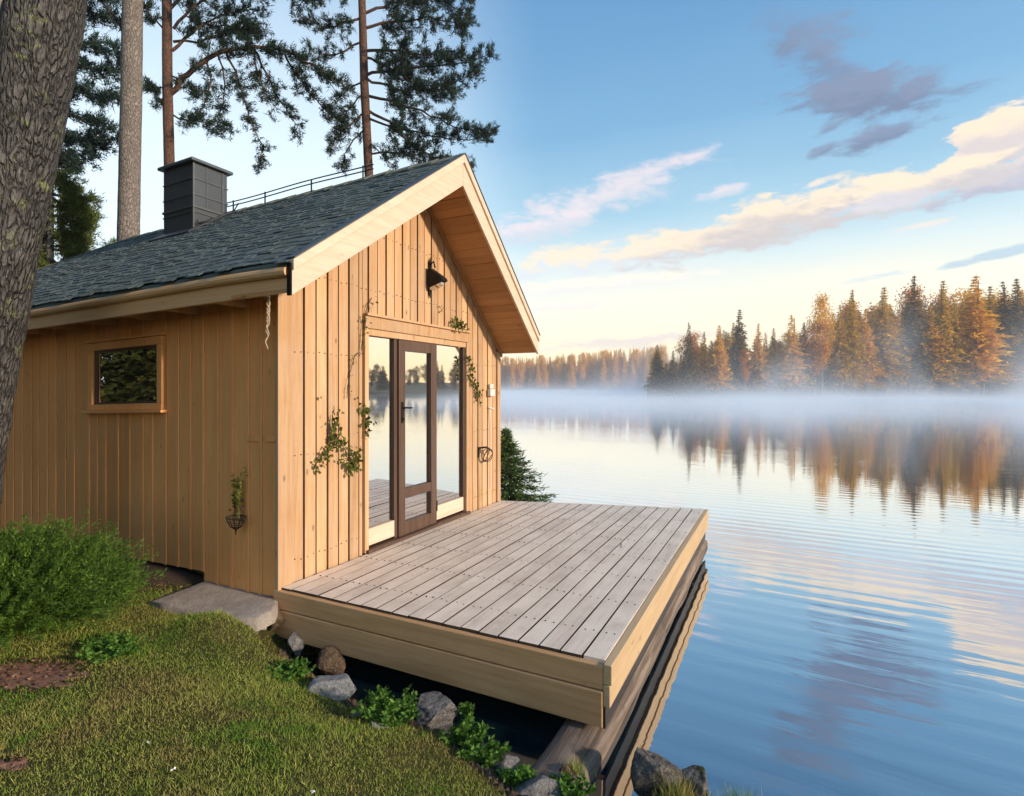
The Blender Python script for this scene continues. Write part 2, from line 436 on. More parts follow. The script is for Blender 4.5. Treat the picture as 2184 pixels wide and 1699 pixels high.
def ground_z(P):
    d = shore_dist(P)
    z = np.interp(d, [-8, -1, -.3, 0, .08, .25, .6, 1.3, 3, 8, 40], [-4.2, -3.0, -2.45, -2.13, -2.02, -1.93, -1.80, -1.715, -1.68, -1.64, -1.4])
    q = onz(500, 1322, -1.70); z += .14 * np.exp(-(((P[:, 0] - q.x) / .55) ** 2 + ((P[:, 1] - q.y) / .22) ** 2)) * (d > .3)
    z += .018 * np.sin(P[:, 0] * 3.1 + 1.3 * np.sin(P[:, 1] * 2.2)) * np.clip(d, 0, 1) + .012 * np.sin(P[:, 1] * 7.3 + P[:, 0] * 4.7) * np.clip(d, 0, .6)
    return z
gx = np.concatenate([np.linspace(-170, -12, 30), np.linspace(-11, -5.2, 30), np.linspace(-5, 2.4, 165), np.linspace(2.6, 12, 30), np.linspace(14, 45, 12)])
gy = np.concatenate([np.linspace(-90, -5, 20), np.linspace(-4, .9, 20), np.linspace(1, 6.5, 125), np.linspace(6.7, 14, 40), np.linspace(15, 90, 30)])
GX, GY = np.meshgrid(gx, gy); P2 = np.stack([GX.ravel(), GY.ravel()], 1); GZ = ground_z(P2)
nx, ny = len(gx), len(gy)
gm = MB(); gm.v = [(x, y, z) for (x, y), z in zip(P2, GZ)]
gm.f = [(j * nx + i, j * nx + i + 1, (j + 1) * nx + i + 1, (j + 1) * nx + i) for j in range(ny - 1) for i in range(nx - 1)]
tag(gm.build('ground', M['ground'], smooth=True), kind='structure')
wm = MB(); wm.quad((-900, -500, ZW), (900, -500, ZW), (900, 1200, ZW), (-900, 1200, ZW))
tag(wm.build('lake', M['water']), kind='structure')

def gz(x, y): return float(ground_z(np.array([[x, y]]))[0])

# soil patches
def patch(name, cx, cy, rx, ry, mat, lift=.004):
    mb = MB(); K = 64; rows = 10
    for r_ in range(rows + 1):
        for k in range(K):
            t = 2 * math.pi * k / K; q = r_ / rows * (1 + .45 * mnoise.noise((math.cos(t) * 1.4 + cx, math.sin(t) * 1.4 + cy, 0)) + .22 * mnoise.noise((math.cos(t) * 4, math.sin(t) * 4, cx)) + .12 * mnoise.noise((math.cos(t) * 11, math.sin(t) * 11, cx)))
            x, y = cx + rx * q * math.cos(t), cy + ry * q * math.sin(t)
            mb.v.append((x, y, gz(x, y) + lift * (2.2 - 3.4 * (r_ / rows) ** 2) + .010 * mnoise.noise((x * 22, y * 22, 0)) + .006 * mnoise.noise((x * 60, y * 60, 0))))
    for r_ in range(rows):
        for k in range(K):
            k2 = (k + 1) % K; mb.f.append((r_ * K + k, r_ * K + k2, (r_ + 1) * K + k2, (r_ + 1) * K + k))
    o = tag(mb.build(name, mat, smooth=True), kind='structure')
    nl = int(5200 * rx * ry); r = np.random.default_rng(int(abs(cx) * 100)); a = r.uniform(0, 6.283, nl); q = np.sqrt(r.random(nl)) * 1.1
    Pp = np.stack([cx + rx * q * np.cos(a), cy + ry * q * np.sin(a)], 1)
    LITTER.append(leaves4(np.column_stack([Pp, ground_z(Pp) + .012]), r.normal(size=(nl, 3)) * np.array([1, 1, .3]), r.uniform(.012, .035, nl), r.uniform(.006, .014, nl), r))
    return o
LITTER = []
pa = onz(55, 1435, -1.71); SOIL = [(pa.x, pa.y, .36, .20)]
patch('soil_patch', *SOIL[0], M['soil'])
pb = onz(10, 1625, -1.70); SOIL.append((pb.x, pb.y, .12, .05)); patch('soil_patch', *SOIL[1], M['soil'])
pc = W(.1, -1.75, 0); SOIL.append((pc[0], pc[1] - .25, 1.0, .40)); patch('soil_bed', *SOIL[2], M['soil_dark'], .03)

tag(np_mesh('leaf_litter', np.concatenate(LITTER), M['litter'], None, 4), kind='stuff')

# ------------------------------------------------------------------ grass
def on_soil(P, f=1.0):
    k = np.zeros(len(P), bool)
    for x, y, rx, ry in SOIL: k |= ((P[:, 0] - x) / rx) ** 2 + ((P[:, 1] - y) / ry) ** 2 < f
    return k
def to_cab(P):
    dx, dy = P[:, 0] + 1.845, P[:, 1] - 4.36
    return dx * .4435 + dy * .8963, dx * .8963 - dy * .4435
NG = 560000
P = np.stack([rng.uniform(-4.6, 1.6, NG), 1.6 + 3.6 * rng.random(NG) ** 1.25], 1)
d = shore_dist(P); cs, cn = to_cab(P)
thin = .5 + .5 * np.sin(P[:, 0] * 5 + 2 * np.sin(P[:, 1] * 4)) * np.sin(P[:, 1] * 6 + P[:, 0])
keep = (d > .06) & ~((cs > -.05) & (cn < .05)) & ~((cs > -.02) & (cn < .3)) & ((~on_soil(P, .45 + 1.1 * rng.random(NG))) | (rng.random(NG) < .05)) & (rng.random(NG) < np.clip(.2 + d * 2.2, 0, 1)) & (rng.random(NG) < .72 + .28 * thin)
P = P[keep]; n = len(P)
C = np.column_stack([P, ground_z(P) - .004])
D = np.column_stack([rng.normal(0, .55, n), rng.normal(0, .55, n), np.ones(n)])
L = rng.gamma(3, .0047, n) * (.75 + .5 * np.sin(P[:, 0] * 2.3 + 1.5 * np.sin(P[:, 1] * 3.1)) ** 2) + .005
tag(np_mesh('grass', blades(C, D, L, rng.uniform(.002, .004, n)), M['grass']), kind='stuff')

# ------------------------------------------------------------------ cabin
cabin = empty('cabin', W(1.85, -4, ZD), 'small tan wooden lakeside cabin with steep dark shingle roof and glazed doors', 'cabin')
S_R = 3.71                                    # right end of the gable wall
RS, RZ = 1.803, 2.42                          # ridge
EL, ZL = -.42, .864                           # left eave (roof top surface)
ER, ZR = 3.76, .70                            # right eave
OV = .60
NB = -8.7; NH = -5.4                          # back of the cabin, end of the ridge (hip beyond)
def roof_z(s):
    return ZL + (RZ - ZL) * (s - EL) / (RS - EL) if s < RS else RZ + (ZR - RZ) * (s - RS) / (ER - RS)
THK = .13
# gable boards
D0, D1 = 1.0, 2.81                            # door opening
ZT = .66                                      # top of the door header
fw = MB()
pitch = .1315; x = .10; k = 0
while x < S_R - .06:
    a, b = x + .009, min(x + pitch - .009, S_R - .075)
    t = .0 + .006 * (k % 2) + .002 * random.random()
    zt = [min(roof_z(q) - .17, 9) for q in (a, b)]
    lo = [ZD - .03 if not (D0 - .02 < q < D1 + .02) else ZT + .035 for q in (a, b)]
    spans = [(a, b, zt[0], zt[1])]
    segs = []
    if b <= D0 - .06 or a >= D1 + .06: segs.append((a, b, ZD - .03))
    elif a >= D0 - .06 and b <= D1 + .06: segs.append((a, b, ZT + .04))
    elif a < D0 - .06: segs += [(a, D0 - .06, ZD - .03), (D0 - .055, b, ZT + .04)]
    else: segs += [(a, D1 + .06, ZT + .04), (D1 + .063, b, ZD - .03)]
    for (p, q, zb) in segs:
        if q - p < .01: continue
        za, zc = roof_z(p) - .17, roof_z(q) - .17
        top = [(p, za), (q, zc)] if not (p < RS < q) else [(p, za), (RS, RZ - .17), (q, zc)]
        n0, n1 = -.012, .012 + t
        prof = [(p, zb), (q, zb)] + top[::-1]
        fw.hexa([W(u_, n0, z_) for u_, z_ in prof], [W(u_, n1, z_) for u_, z_ in prof])
    x += pitch; k += 1
fw.build('gable_cladding', M['cladding'], cabin, bevel=.003)
nl_ = MB(); x = .10
while x < S_R - .1:
    for z_ in (-1.40, -.55, .30, .95, 1.5, 2.0):
        c_ = x + pitch / 2
        if z_ > roof_z(c_) - .25 or (D0 - .12 < c_ < D1 + .12 and z_ < ZT + .12): continue
        for q in (-.032, .032):
            zz = z_ + random.uniform(-.012, .012); nl_.box(c_ + q - .0035, c_ + q + .0035, .010, .0215, zz - .0035, zz + .0035)
    x += pitch
tag(nl_.build('nail', M['iron'], cabin), kind='stuff')
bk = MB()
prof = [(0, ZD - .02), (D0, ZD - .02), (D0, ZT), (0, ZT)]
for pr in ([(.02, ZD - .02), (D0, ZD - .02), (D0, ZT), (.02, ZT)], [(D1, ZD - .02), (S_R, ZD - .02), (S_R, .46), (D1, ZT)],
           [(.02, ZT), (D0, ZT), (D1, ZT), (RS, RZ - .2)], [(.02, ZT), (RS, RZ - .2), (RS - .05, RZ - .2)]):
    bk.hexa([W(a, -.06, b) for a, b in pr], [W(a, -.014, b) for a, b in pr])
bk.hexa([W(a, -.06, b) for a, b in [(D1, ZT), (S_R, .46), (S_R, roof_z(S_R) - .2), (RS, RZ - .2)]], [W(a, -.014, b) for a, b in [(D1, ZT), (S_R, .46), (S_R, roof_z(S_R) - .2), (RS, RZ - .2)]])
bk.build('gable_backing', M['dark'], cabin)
# corner boards
cb = MB(); cb.box(-.045, .098, .0, .034, ZD - .035, .86); cb.build('corner_board', M['cladding'], cabin, bevel=.004)
cb = MB(); cb.box(S_R - .07, S_R + .02, .0, .036, ZD - .005, .50); cb.build('corner_board', M['cladding'], cabin, bevel=.004)
# side wall: wide boards with raised battens, in front of a backing
WU0, WU1 = n_of(341, -.02), n_of(203, -.02)          # window opening along n
wy = W(-.02, (WU0 + WU1) / 2, 0)[1]
wz1 = z_at(743, wy) + .028 * -(WU0 + WU1) / 2; wz0 = z_at(862, wy) - .028 * (WU0 + WU1) / 2
sw = MB(); bt = MB()
y = -.0; k = 0
def base_z(n): return -1.655 if n > -.905 else -1.556
def side_piece(mb, n0, n1, s0, s1):
    for a, b in ((n0, n1),):
        zt = .735
        if b < WU1 - .09 or a > WU0 + .09: mb.box(s0, s1, a, b, base_z((a + b) / 2), zt)
        else:
            mb.box(s0, s1, a, b, base_z((a + b) / 2), wz0 - .085); mb.box(s0, s1, a, b, wz1 + .09, zt)
cuts = [0.0]
while cuts[-1] > NB:
    w = random.choice((.17, .19, .21, .15)); nxt = cuts[-1] - w
    cuts.append(nxt)
for a in (WU0 + .095, WU1 - .095, -.905):
    j = min(range(len(cuts)), key=lambda i: abs(cuts[i] - a)); cuts[j] = a
for a, b in zip(cuts[:-1], cuts[1:]):
    side_piece(sw, b + .002, a - .002, -.020, .0)
    if a < -.03: side_piece(bt, a - .019, a + .019, -.033, -.0215)
sw.build('side_cladding', M['cladding_side'], cabin, bevel=.002)
bt.build('batten', M['cladding_side'], cabin, bevel=.004)
rl = MB()
for u0, u1 in ((526, 553), (566, 588)):
    a, b = n_of(u0, -.03), n_of(u1, -.03); rl.box(-.036, -.0215, a, b, z_at(941, 4.4), z_at(931, 4.4))
rl.build('wall_rail', M['cladding_side'], cabin)
inner = MB()
inner.box(.001, .06, NB, -.07, -1.556, WZ0 if False else wz0 - .02); inner.box(.001, .06, NB, WU1 - .02, wz0 - .02, .75)
inner.box(.001, .06, WU0 + .02, -.07, wz0 - .02, .75); inner.box(.001, .06, WU1 - .02, WU0 + .02, wz1 + .02, .75)
inner.box(S_R - .06, S_R + .012, NB, -.062, -1.6, .46); inner.box(.061, S_R - .061, NB, NB + .06, -1.6, .75)
inner.build('inner_wall', M['cladding_side'], cabin)
fd = MB(); fd.box(.10, S_R - .1, NB + .1, -.12, -2.1, -1.58); fd.build('foundation', M['foundation'], cabin)
# side window
win = bpy.data.objects.new('window', None); COL.objects.link(win); win.parent = cabin
win.location = Vector(W(0, (WU0 + WU1) / 2, wz0)) - Vector(cabin.location)
fr = MB(); t = .075
fr.box(-.052, -.004, WU1 - t, WU0 + t, wz1, wz1 + t); fr.box(-.052, -.004, WU1 - t, WU0 + t, wz0 - t * .75, wz0)
fr.box(-.051, -.004, WU1 - t, WU1, wz0 + .001, wz1 - .001); fr.box(-.051, -.004, WU0, WU0 + t, wz0 + .001, wz1 - .001)
fr.build('frame', M['cladding_side'], win, bevel=.004)
fr = MB(); t = .022
fr.box(-.030, .012, WU1, WU0, wz1 - t, wz1 - .002); fr.box(-.030, .012, WU1, WU0, wz0 + .002, wz0 + t)
fr.box(-.029, .012, WU1 + .002, WU1 + t, wz0 + t, wz1 - t); fr.box(-.029, .012, WU0 - t, WU0 - .002, wz0 + t, wz1 - t)
fr.build('sash', M['brown'], win)
pn = MB(); pn.box(-.012, -.004, WU1 + t, WU0 - t, wz0 + t, wz1 - t); pn.build('pane', M['glass_side'], win)
sl = MB(); sl.box(-.085, -.0, WU1 - .12, WU0 + .12, wz0 - .088, wz0 - .06); sl.build('sill', M['cladding_side'], win, bevel=.004)
sl = MB(); sl.box(-.075, -.0, WU1 - .09, WU0 + .10, wz1 + .078, wz1 + .098); sl.build('drip_board', M['cladding_side'], win, bevel=.004)

# roof body
rf = MB()
def RP(s, n, dz=0.0): return W(s, n, roof_z(s) + dz)
def slab(pts, th):
    rf.hexa([W(a, b, c - th) for a, b, c in pts], [W(a, b, c) for a, b, c in pts])
FR = OV - .03
slab([(EL, FR, ZL), (EL, NB - .4, ZL), (RS, NH, RZ), (RS, FR, RZ)], .035)
slab([(RS, FR, RZ), (RS, NH, RZ), (ER, NB - .4, ZR), (ER, FR, ZR)], .07)
slab([(EL, NB - .4, ZL), (ER, NB - .4, ZR), (RS, NH, RZ)], .035)
rf.build('roof', M['shingle'], cabin)
# shingles: real courses of overlapping tabs
sh = MB()
def course(side):
    s0, s1 = (EL, RS) if side < 0 else (ER, RS)
    slope_len = math.hypot(s1 - s0, RZ - (ZL if side < 0 else ZR)); rows = int(slope_len / .105)
    z0 = ZL if side < 0 else ZR
    for r_ in range(rows + 1):
        f0 = (r_ - .12) / rows; f1 = min(1.0, (r_ + 1.18) / rows)
        if f0 >= .985: break
        n = OV - .005 - (.0 if r_ % 2 else .11) + .11
        while n > NB - .4:
            w = .15 + random.uniform(-.03, .03)
            a, b = min(n, OV - .004), n - w + .008
            fm = (f0 + f1) / 2
            lim = (NB - .4) + (NH - NB + .4) * fm
            if b < lim or a - b < .02: n -= w; continue
            lift = .006 + random.uniform(0, .006); j0 = f0 + random.uniform(-.012, .012) / 1.0
            if random.random() < .02: lift += .008
            th = .006
            def pt(f, n_, h):
                s_ = s0 + (s1 - s0) * f; return W(s_, n_, z0 + (RZ - z0) * f + h)
            sh.hexa([pt(j0, a, lift), pt(j0, b, lift), pt(f1, b, .002), pt(f1, a, .002)] if side > 0 else [pt(j0, b, lift), pt(j0, a, lift), pt(f1, a, .002), pt(f1, b, .002)],
                    [pt(j0, a, lift + th), pt(j0, b, lift + th), pt(f1, b, .006), pt(f1, a, .006)] if side > 0 else [pt(j0, b, lift + th), pt(j0, a, lift + th), pt(f1, a, .006), pt(f1, b, .006)])
            n -= w
course(-1); course(1)
sh.build('shingles', M['shingle'], cabin)
rc = MB(); n = OV - .01
while n > NH:                                             # ridge caps
    b = max(n - .30, NH)
    for sg in (-1, 1):
        q = RS + sg * .13; zz = roof_z(q)
        h = .020 + random.uniform(0, .006)
        pts = [(RS, n, RZ + h + .006), (RS, b - .03, RZ + h - .004), (q, b - .03, zz + h - .004), (q, n, zz + h + .006)]
        rc.hexa([W(a_, b_, c_ - .008) for a_, b_, c_ in pts], [W(*p_) for p_ in pts])
    n = b
n0, n1 = NH, NB - .4
for i in range(14):                                        # hip caps
    f0, f1 = i / 14, (i + 1.1) / 14
    for side in (-1, 1):
        pts = []
        for f in (f0, f1):
            s_ = RS + (EL - RS) * f; n_ = n0 + (n1 - n0) * f; z_ = RZ + (ZL - RZ) * f
            pts.append((s_, n_, z_))
        dx = .11
        q = [W(pts[0][0], pts[0][1], pts[0][2] + .02), W(pts[1][0], pts[1][1], pts[1][2] + .02)]
        if side < 0: q += [W(pts[1][0] - .02, pts[1][1] + dx, pts[1][2] + .012), W(pts[0][0] - .02, pts[0][1] + dx, pts[0][2] + .012)]
        else: q += [W(pts[1][0] + .1, pts[1][1] - .06, pts[1][2] + .012), W(pts[0][0] + .1, pts[0][1] - .06, pts[0][2] + .012)]
        rc.hexa([(a_, b_, c_ - .01) for a_, b_, c_ in q], q)
rc.build('ridge_cap', M['moss_cap'], cabin)
# barge boards: a wide board with a narrow strip above it
def barge(sa, za, sb, zb, name):
    m1 = MB()
    m1.hexa([W(sa, OV - .028, za - .235), W(sb, OV - .028, zb - .31), W(sb, OV - .028, zb - .075), W(sa, OV - .028, za - .065)],
            [W(sa, OV, za - .235), W(sb, OV, zb - .31), W(sb, OV, zb - .075), W(sa, OV, za - .065)])
    m1.hexa([W(sa, OV - .028, za - .064), W(sb, OV - .028, zb - .074), W(sb, OV - .028, zb + .012), W(sa, OV - .028, za + .012)],
            [W(sa, OV + .022, za - .064), W(sb, OV + .022, zb - .074), W(sb, OV + .022, zb + .012), W(sa, OV + .022, za + .012)])
    return m1.build(name, M['trim'], cabin, bevel=.004)
barge(EL, ZL, RS - .002, RZ, 'barge_board'); barge(ER, ZR, RS + .002, RZ, 'barge_board')
ed = MB()                                                  # thin dark metal edge on top of the barge boards
for (sa, za) in ((EL, ZL), (ER, ZR)):
    ed.hexa([W(sa, OV - .05, za + .018), W(RS, OV - .05, RZ + .018), W(RS, OV + .03, RZ + .018), W(sa, OV + .03, za + .018)],
            [W(sa, OV - .05, za + .028), W(RS, OV - .05, RZ + .028), W(RS, OV + .03, RZ + .028), W(sa, OV + .03, za + .028)])
ed.build('edge_flashing', M['sheet_cap'], cabin)
# gable soffit boards
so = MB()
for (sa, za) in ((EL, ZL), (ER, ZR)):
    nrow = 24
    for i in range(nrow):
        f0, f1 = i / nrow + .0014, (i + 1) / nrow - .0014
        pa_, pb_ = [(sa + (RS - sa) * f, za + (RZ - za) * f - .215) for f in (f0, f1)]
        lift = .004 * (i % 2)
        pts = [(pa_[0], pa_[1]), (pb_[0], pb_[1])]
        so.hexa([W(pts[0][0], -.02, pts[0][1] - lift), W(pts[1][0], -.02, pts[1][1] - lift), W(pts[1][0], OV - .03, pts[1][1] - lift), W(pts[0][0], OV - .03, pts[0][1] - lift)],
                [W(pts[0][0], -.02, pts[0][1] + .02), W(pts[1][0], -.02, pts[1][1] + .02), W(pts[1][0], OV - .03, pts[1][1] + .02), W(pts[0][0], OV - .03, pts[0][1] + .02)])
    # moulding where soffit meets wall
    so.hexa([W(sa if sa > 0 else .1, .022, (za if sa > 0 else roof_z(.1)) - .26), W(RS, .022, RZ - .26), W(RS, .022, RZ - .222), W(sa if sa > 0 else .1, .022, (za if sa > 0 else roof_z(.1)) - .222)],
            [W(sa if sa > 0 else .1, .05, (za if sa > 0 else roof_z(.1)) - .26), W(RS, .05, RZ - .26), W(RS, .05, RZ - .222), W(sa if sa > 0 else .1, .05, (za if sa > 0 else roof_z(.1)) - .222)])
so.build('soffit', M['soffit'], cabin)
# long-side eave: board, round gutter edge and soffit
eb = MB(); eb.box(EL + .02, EL + .048, NB - .3, OV - .031, .665, .822)
pts = [W(EL + .003, n_, .797) for n_ in np.linspace(OV - .04, NB - .3, 30)]
eb.tube(pts, .034, 10)
eb.build('eave_board', M['trim_side'], cabin, smooth=False)
es = MB(); es.box(EL + .049, -.0, NB - .3, -.0, .735, .755); es.build('eave_soffit', M['trim_side'], cabin)
n = -.35
while n > NB:
    rt = MB(); rt.box(EL + .05, -.0, n - .045, n, .672, .733); n -= .62
    rt.build('rafter_tail', M['trim_side'], cabin)
ee = MB(); ee.box(EL - .012, EL - .001, OV - .032, OV + .006, .63, .85); ee.build('eave_end', M['iron'], cabin)
# back box between barge bottom and eave at the left end
# chimney
ch = bpy.data.objects.new('chimney', None); COL.objects.link(ch); ch.parent = cabin
CS0, CS1, CN0, CN1 = 1.30, 1.764, -3.04, -3.636
CZ = 2.84 + .085
ch.location = Vector(W(1.53, -3.3, 2.0)) - Vector(cabin.location)
st = MB(); st.box(CS0, CS1, CN1, CN0, 1.9, CZ); st.build('stack', M['sheet'], ch)
sm = MB()
for zz, h in ((2.30, .012), (2.52, .012), (2.72, .010)):
    sm.box(CS0 - .012, CS1 + .012, CN1 - .012, CN0 + .012, zz, zz + h)
sm.box(CS0 - .016, CS1 + .016, CN1 - .016, CN0 + .016, 2.36, 2.385)
sm.box(CS1 - .075, CS1 - .058, CN0 + .0005, CN0 + .010, 2.05, CZ - .01)
sm.box(CS0 - .010, CS0 + .012, CN0 - .012, CN0 + .010, 1.95, CZ - .01)
sm.box(CS0 + .17, CS0 + .18, CN0 + .0005, CN0 + .007, 2.40, CZ - .01)
sm.build('seam', M['sheet_cap'], ch)
cp = MB(); e = .055
cp.box(CS0 - e, CS1 + e, CN1 - e, CN0 + e, CZ, CZ + .035)
mid = ((CS0 + CS1) / 2, (CN0 + CN1) / 2)
c4 = [(CS0 - e, CN1 - e), (CS1 + e, CN1 - e), (CS1 + e, CN0 + e), (CS0 - e, CN0 + e)]
ci = [(mid[0] + (a - mid[0]) * .35, mid[1] + (b - mid[1]) * .35) for a, b in c4]
cp.hexa([W(a, b, CZ + .037) for a, b in c4], [W(a, b, CZ + .095) for a, b in ci])
cp.build('cap', M['sheet_cap'], ch, bevel=.006)
fl = MB(); fl.hexa([W(a, b, roof_z(a) + .02) for a, b in [(CS0 - .14, CN1 - .1), (CS1 + .02, CN1 - .1), (CS1 + .02, CN0 + .12), (CS0 - .14, CN0 + .12)]],
                   [W(a, b, roof_z(a) + .035) for a, b in [(CS0 - .14, CN1 - .1), (CS1 + .02, CN1 - .1), (CS1 + .02, CN0 + .12), (CS0 - .14, CN0 + .12)]])
fl.build('flashing', M['sheet'], ch)
# ridge safety rail
rr = MB()
for hh in (.075, .125):
    rr.tube([W(RS - .05, n_, RZ + hh + .008 * math.sin(n_ * 3)) for n_ in np.linspace(-.55, -3.02, 14)], .007, 6)
for n_ in (-.7, -1.5, -2.3, -2.9):
    rr.tube([W(RS - .05, n_, RZ - .01), W(RS - .05, n_, RZ + .135)], .009, 6)
rr.tube([W(CS0 + .02, CN0 + .05, 2.16), W(CS1, CN0 + .06, 2.34), W(RS - .05, -2.8, RZ + .08)], .008, 6)
rr.tube([W(CS0 + .02, CN0 + .05, 2.08), W(CS0 + .02, CN0 + .05, 2.20)], .008, 6); rr.tube([W(CS0 + .2, CN0 + .05, 2.2), W(CS0 + .2, CN0 + .05, 2.27)], .008, 6)
rr.build('ridge_rail', M['wire'], cabin)

# glazed door set
dr = bpy.data.objects.new('glazed_door', None); COL.objects.link(dr); dr.parent = cabin
dr.location = Vector(W(1.9, 0, ZD)) - Vector(cabin.location)
ZB = ZD + .004
A0, A1, B0, B1, E0, E1 = 1.0, 1.475, 1.475, 2.10, 2.10, 2.81
hd = MB(); hd.box(D0 - .05, D1 + .05, .0, .045, ZT - .085, ZT + .032); hd.box(D0 - .05, D1 + .05, .0, .07, ZT + .0325, ZT + .058)
hd.box(D0 - .05, D0 + .002, .0, .038, ZB, ZT - .0865); hd.box(D1 - .002, D1 + .05, .0, .038, ZB, ZT - .0865)
hd.box(D0 + .003, D1 - .003, -.02, .028, ZT - .15, ZT - .087)
hd.build('door_casing', M['cladding'], dr, bevel=.004)
zt_ = ZT - .152
pn = MB(); pn.box(A0 + .022, A1 - .06, -.030, -.022, ZB + .215, zt_ - .004); pn.build('pane', M['glass'], dr)
rb = MB(); rb.box(A0 + .004, A1 - .045, -.035, .010, ZB + .05, ZB + .213); rb.box(A0 + .004, A0 + .020, -.035, .008, ZB + .214, zt_); rb.build('bottom_rail', M['trim'], dr, bevel=.004)
po = MB()
po.box(A1 - .058, A1 - .012, -.05, .012, ZB + .03, zt_)                 # dark post left of the door leaf
po.box(E0 + .045, E0 + .085, -.05, .012, ZB + .03, zt_)                 # and right of it
po.box(D1 - .034, D1 - .004, -.05, .008, ZB + .03, zt_)
po.build('post', M['brown'], dr, bevel=.003)
lf = MB(); x0, x1 = A1 - .010, E0 + .042
lf.box(x0, x0 + .105, -.03, .035, ZB + .03, zt_ - .004); lf.box(x1 - .10, x1, -.03, .035, ZB + .03, zt_ - .004)
lf.box(x0 + .106, x1 - .101, -.03, .033, zt_ - .115, zt_ - .004); lf.box(x0 + .106, x1 - .101, -.03, .033, ZB + .03, ZB + .165)
mr = z_at(1046, W(1.8, 0, 0)[1]); lf.box(x0 + .106, x1 - .101, -.03, .033, mr - .045, mr + .055)
lf.build('door_leaf', M['brown'], dr, bevel=.004)
pn = MB(); pn.box(x0 + .106, x1 - .101, -.008, .0, mr + .056, zt_ - .116); pn.build('pane', M['glass'], dr)
pn = MB(); pn.box(x0 + .106, x1 - .101, -.008, .0, ZB + .166, mr - .046); pn.build('pane', M['glass'], dr)
pn = MB(); pn.box(E0 + .086, E1 - .036, -.030, -.022, ZB + .215, zt_ - .004); pn.build('pane', M['glass'], dr)
rb = MB(); rb.box(E0 + .087, E1 - .036, -.035, .010, ZB + .05, ZB + .213); rb.build('bottom_rail', M['trim'], dr, bevel=.004)
sl = MB(); sl.box(D0 - .04, D1 + .04, -.05, .075, ZB - .002, ZB + .028); sl.build('threshold', M['brown'], dr, bevel=.004)
hn = MB(); hz = z_at(870, W(1.5, 0, 0)[1])
hn.box(x0 + .035, x0 + .065, .0355, .045, hz - .16, hz + .06)
hn.tube([W(x0 + .05, .045, hz), W(x0 + .05, .085, hz), W(x0 + .15, .09, hz - .005)], .009, 8)
hn.tube([W(x0 + .05, .045, hz - .12), W(x0 + .05, .058, hz - .12)], .014, 8)
hn.build('handle', M['iron'], dr)
hg = MB(); hg.box(E0 + .05, E0 + .075, .0125, .03, ZB + .16, ZB + .28); hg.build('hinge', M['iron'], dr)

# ------------------------------------------------------------------ deck
deck = empty('deck', W(1.9, 1.3, ZW), 'pale weathered wooden deck with grooved boards jutting over the lake', 'deck')
NBRD = 19; DW = 2.66; db = MB()
def far_s(n): return 3.72 + (4.44 - 3.72) * n / DW
for i in range(NBRD):
    a, b = .012 + i * DW / NBRD, .012 + (i + 1) * DW / NBRD - .011
    if i == NBRD - 1: b = DW
    if i == 0: a = .040
    z1 = ZD + random.uniform(-.0025, .0025); sg = .004 * random.random(); wob = random.uniform(-.003, .003)
    j = random.uniform(-.004, .004); e = random.uniform(-.012, .012)
    K = 8; 
    top_a, top_b, bot_a, bot_b = [], [], [], []
    for q in range(K + 1):
        f = q / K
        sa = (-.012 + j) * (1 - f) + (far_s(a) + e) * f; sb = (-.012 + j) * (1 - f) + (far_s(b) + e) * f
        dn = .004 * mnoise.noise((sa * 1.1, i * 3.3, 0)); dz = .003 * mnoise.noise((sa * .9, i * 7.7, 4))
        top_a.append(W(sa, a + dn, z1 + dz)); top_b.append(W(sb, b + dn, z1 + dz)); bot_a.append(W(sa, a + dn, ZD - .032)); bot_b.append(W(sb, b + dn, ZD - .032))
    base = len(db.v)
    for q in range(K + 1): db.v += [bot_a[q], bot_b[q], top_b[q], top_a[q]]
    for q in range(K):
        o_ = base + q * 4
        for k in range(4):
            k2 = (k + 1) % 4; db.f.append((o_ + k, o_ + k2, o_ + 4 + k2, o_ + 4 + k))
    db.f.append((base + 3, base + 2, base + 1, base)); o_ = base + K * 4; db.f.append((o_, o_ + 1, o_ + 2, o_ + 3))
dko = db.build('decking', M['deck'], deck)
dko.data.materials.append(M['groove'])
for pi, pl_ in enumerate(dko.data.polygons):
    if abs(pl_.normal.z) < .5 and pi < len(dko.data.polygons) - 34: pl_.material_index = 1  # inner side faces get the painted gap shade
sc_ = MB()
for i in range(NBRD):
    for s_ in np.arange(.33, 4.2, .55):
        for q in (.035, .095):
            n_ = .012 + i * DW / NBRD + q + random.uniform(-.006, .006); q_ = s_ + random.uniform(-.012, .012)
            if q_ < far_s(n_) - .05: sc_.box(q_ - .004, q_ + .004, n_ - .004, n_ + .004, ZD - .01, ZD + .0045)
tag(sc_.build('deck_screw', M['iron'], deck), kind='stuff')
for z0, z1, off in ((-1.728, -1.588, 0), (-1.942, -1.734, .006)):
    fb = MB(); fb.box(-.05 - off, -.004, -.02, DW + .002, z0, z1)
    fb.build('fascia_board', M['deck_edge'], deck, bevel=.007)
for z0, z1, off in ((-1.690, -1.575, .010), (-1.82, -1.694, .0)):
    fb = MB()
    fb.hexa([W(-.052, DW + .004, z0), W(4.44, DW + .004, z0), W(4.44, DW + .045 + off, z0), W(-.052, DW + .045 + off, z0)],
            [W(-.052, DW + .004, z1), W(4.44, DW + .004, z1), W(4.44, DW + .045 + off, z1), W(-.052, DW + .045 + off, z1)])
    fb.build('fascia_board', M['deck_edge_s'], deck, bevel=.005)
fb = MB(); fb.hexa([W(-.05, DW + .004, -1.942), W(4.42, DW + .004, -1.942), W(4.42, DW + .018, -1.942), W(-.05, DW + .018, -1.942)], [W(-.05, DW + .004, -1.824), W(4.42, DW + .004, -1.824), W(4.42, DW + .018, -1.824), W(-.05, DW + .018, -1.824)])
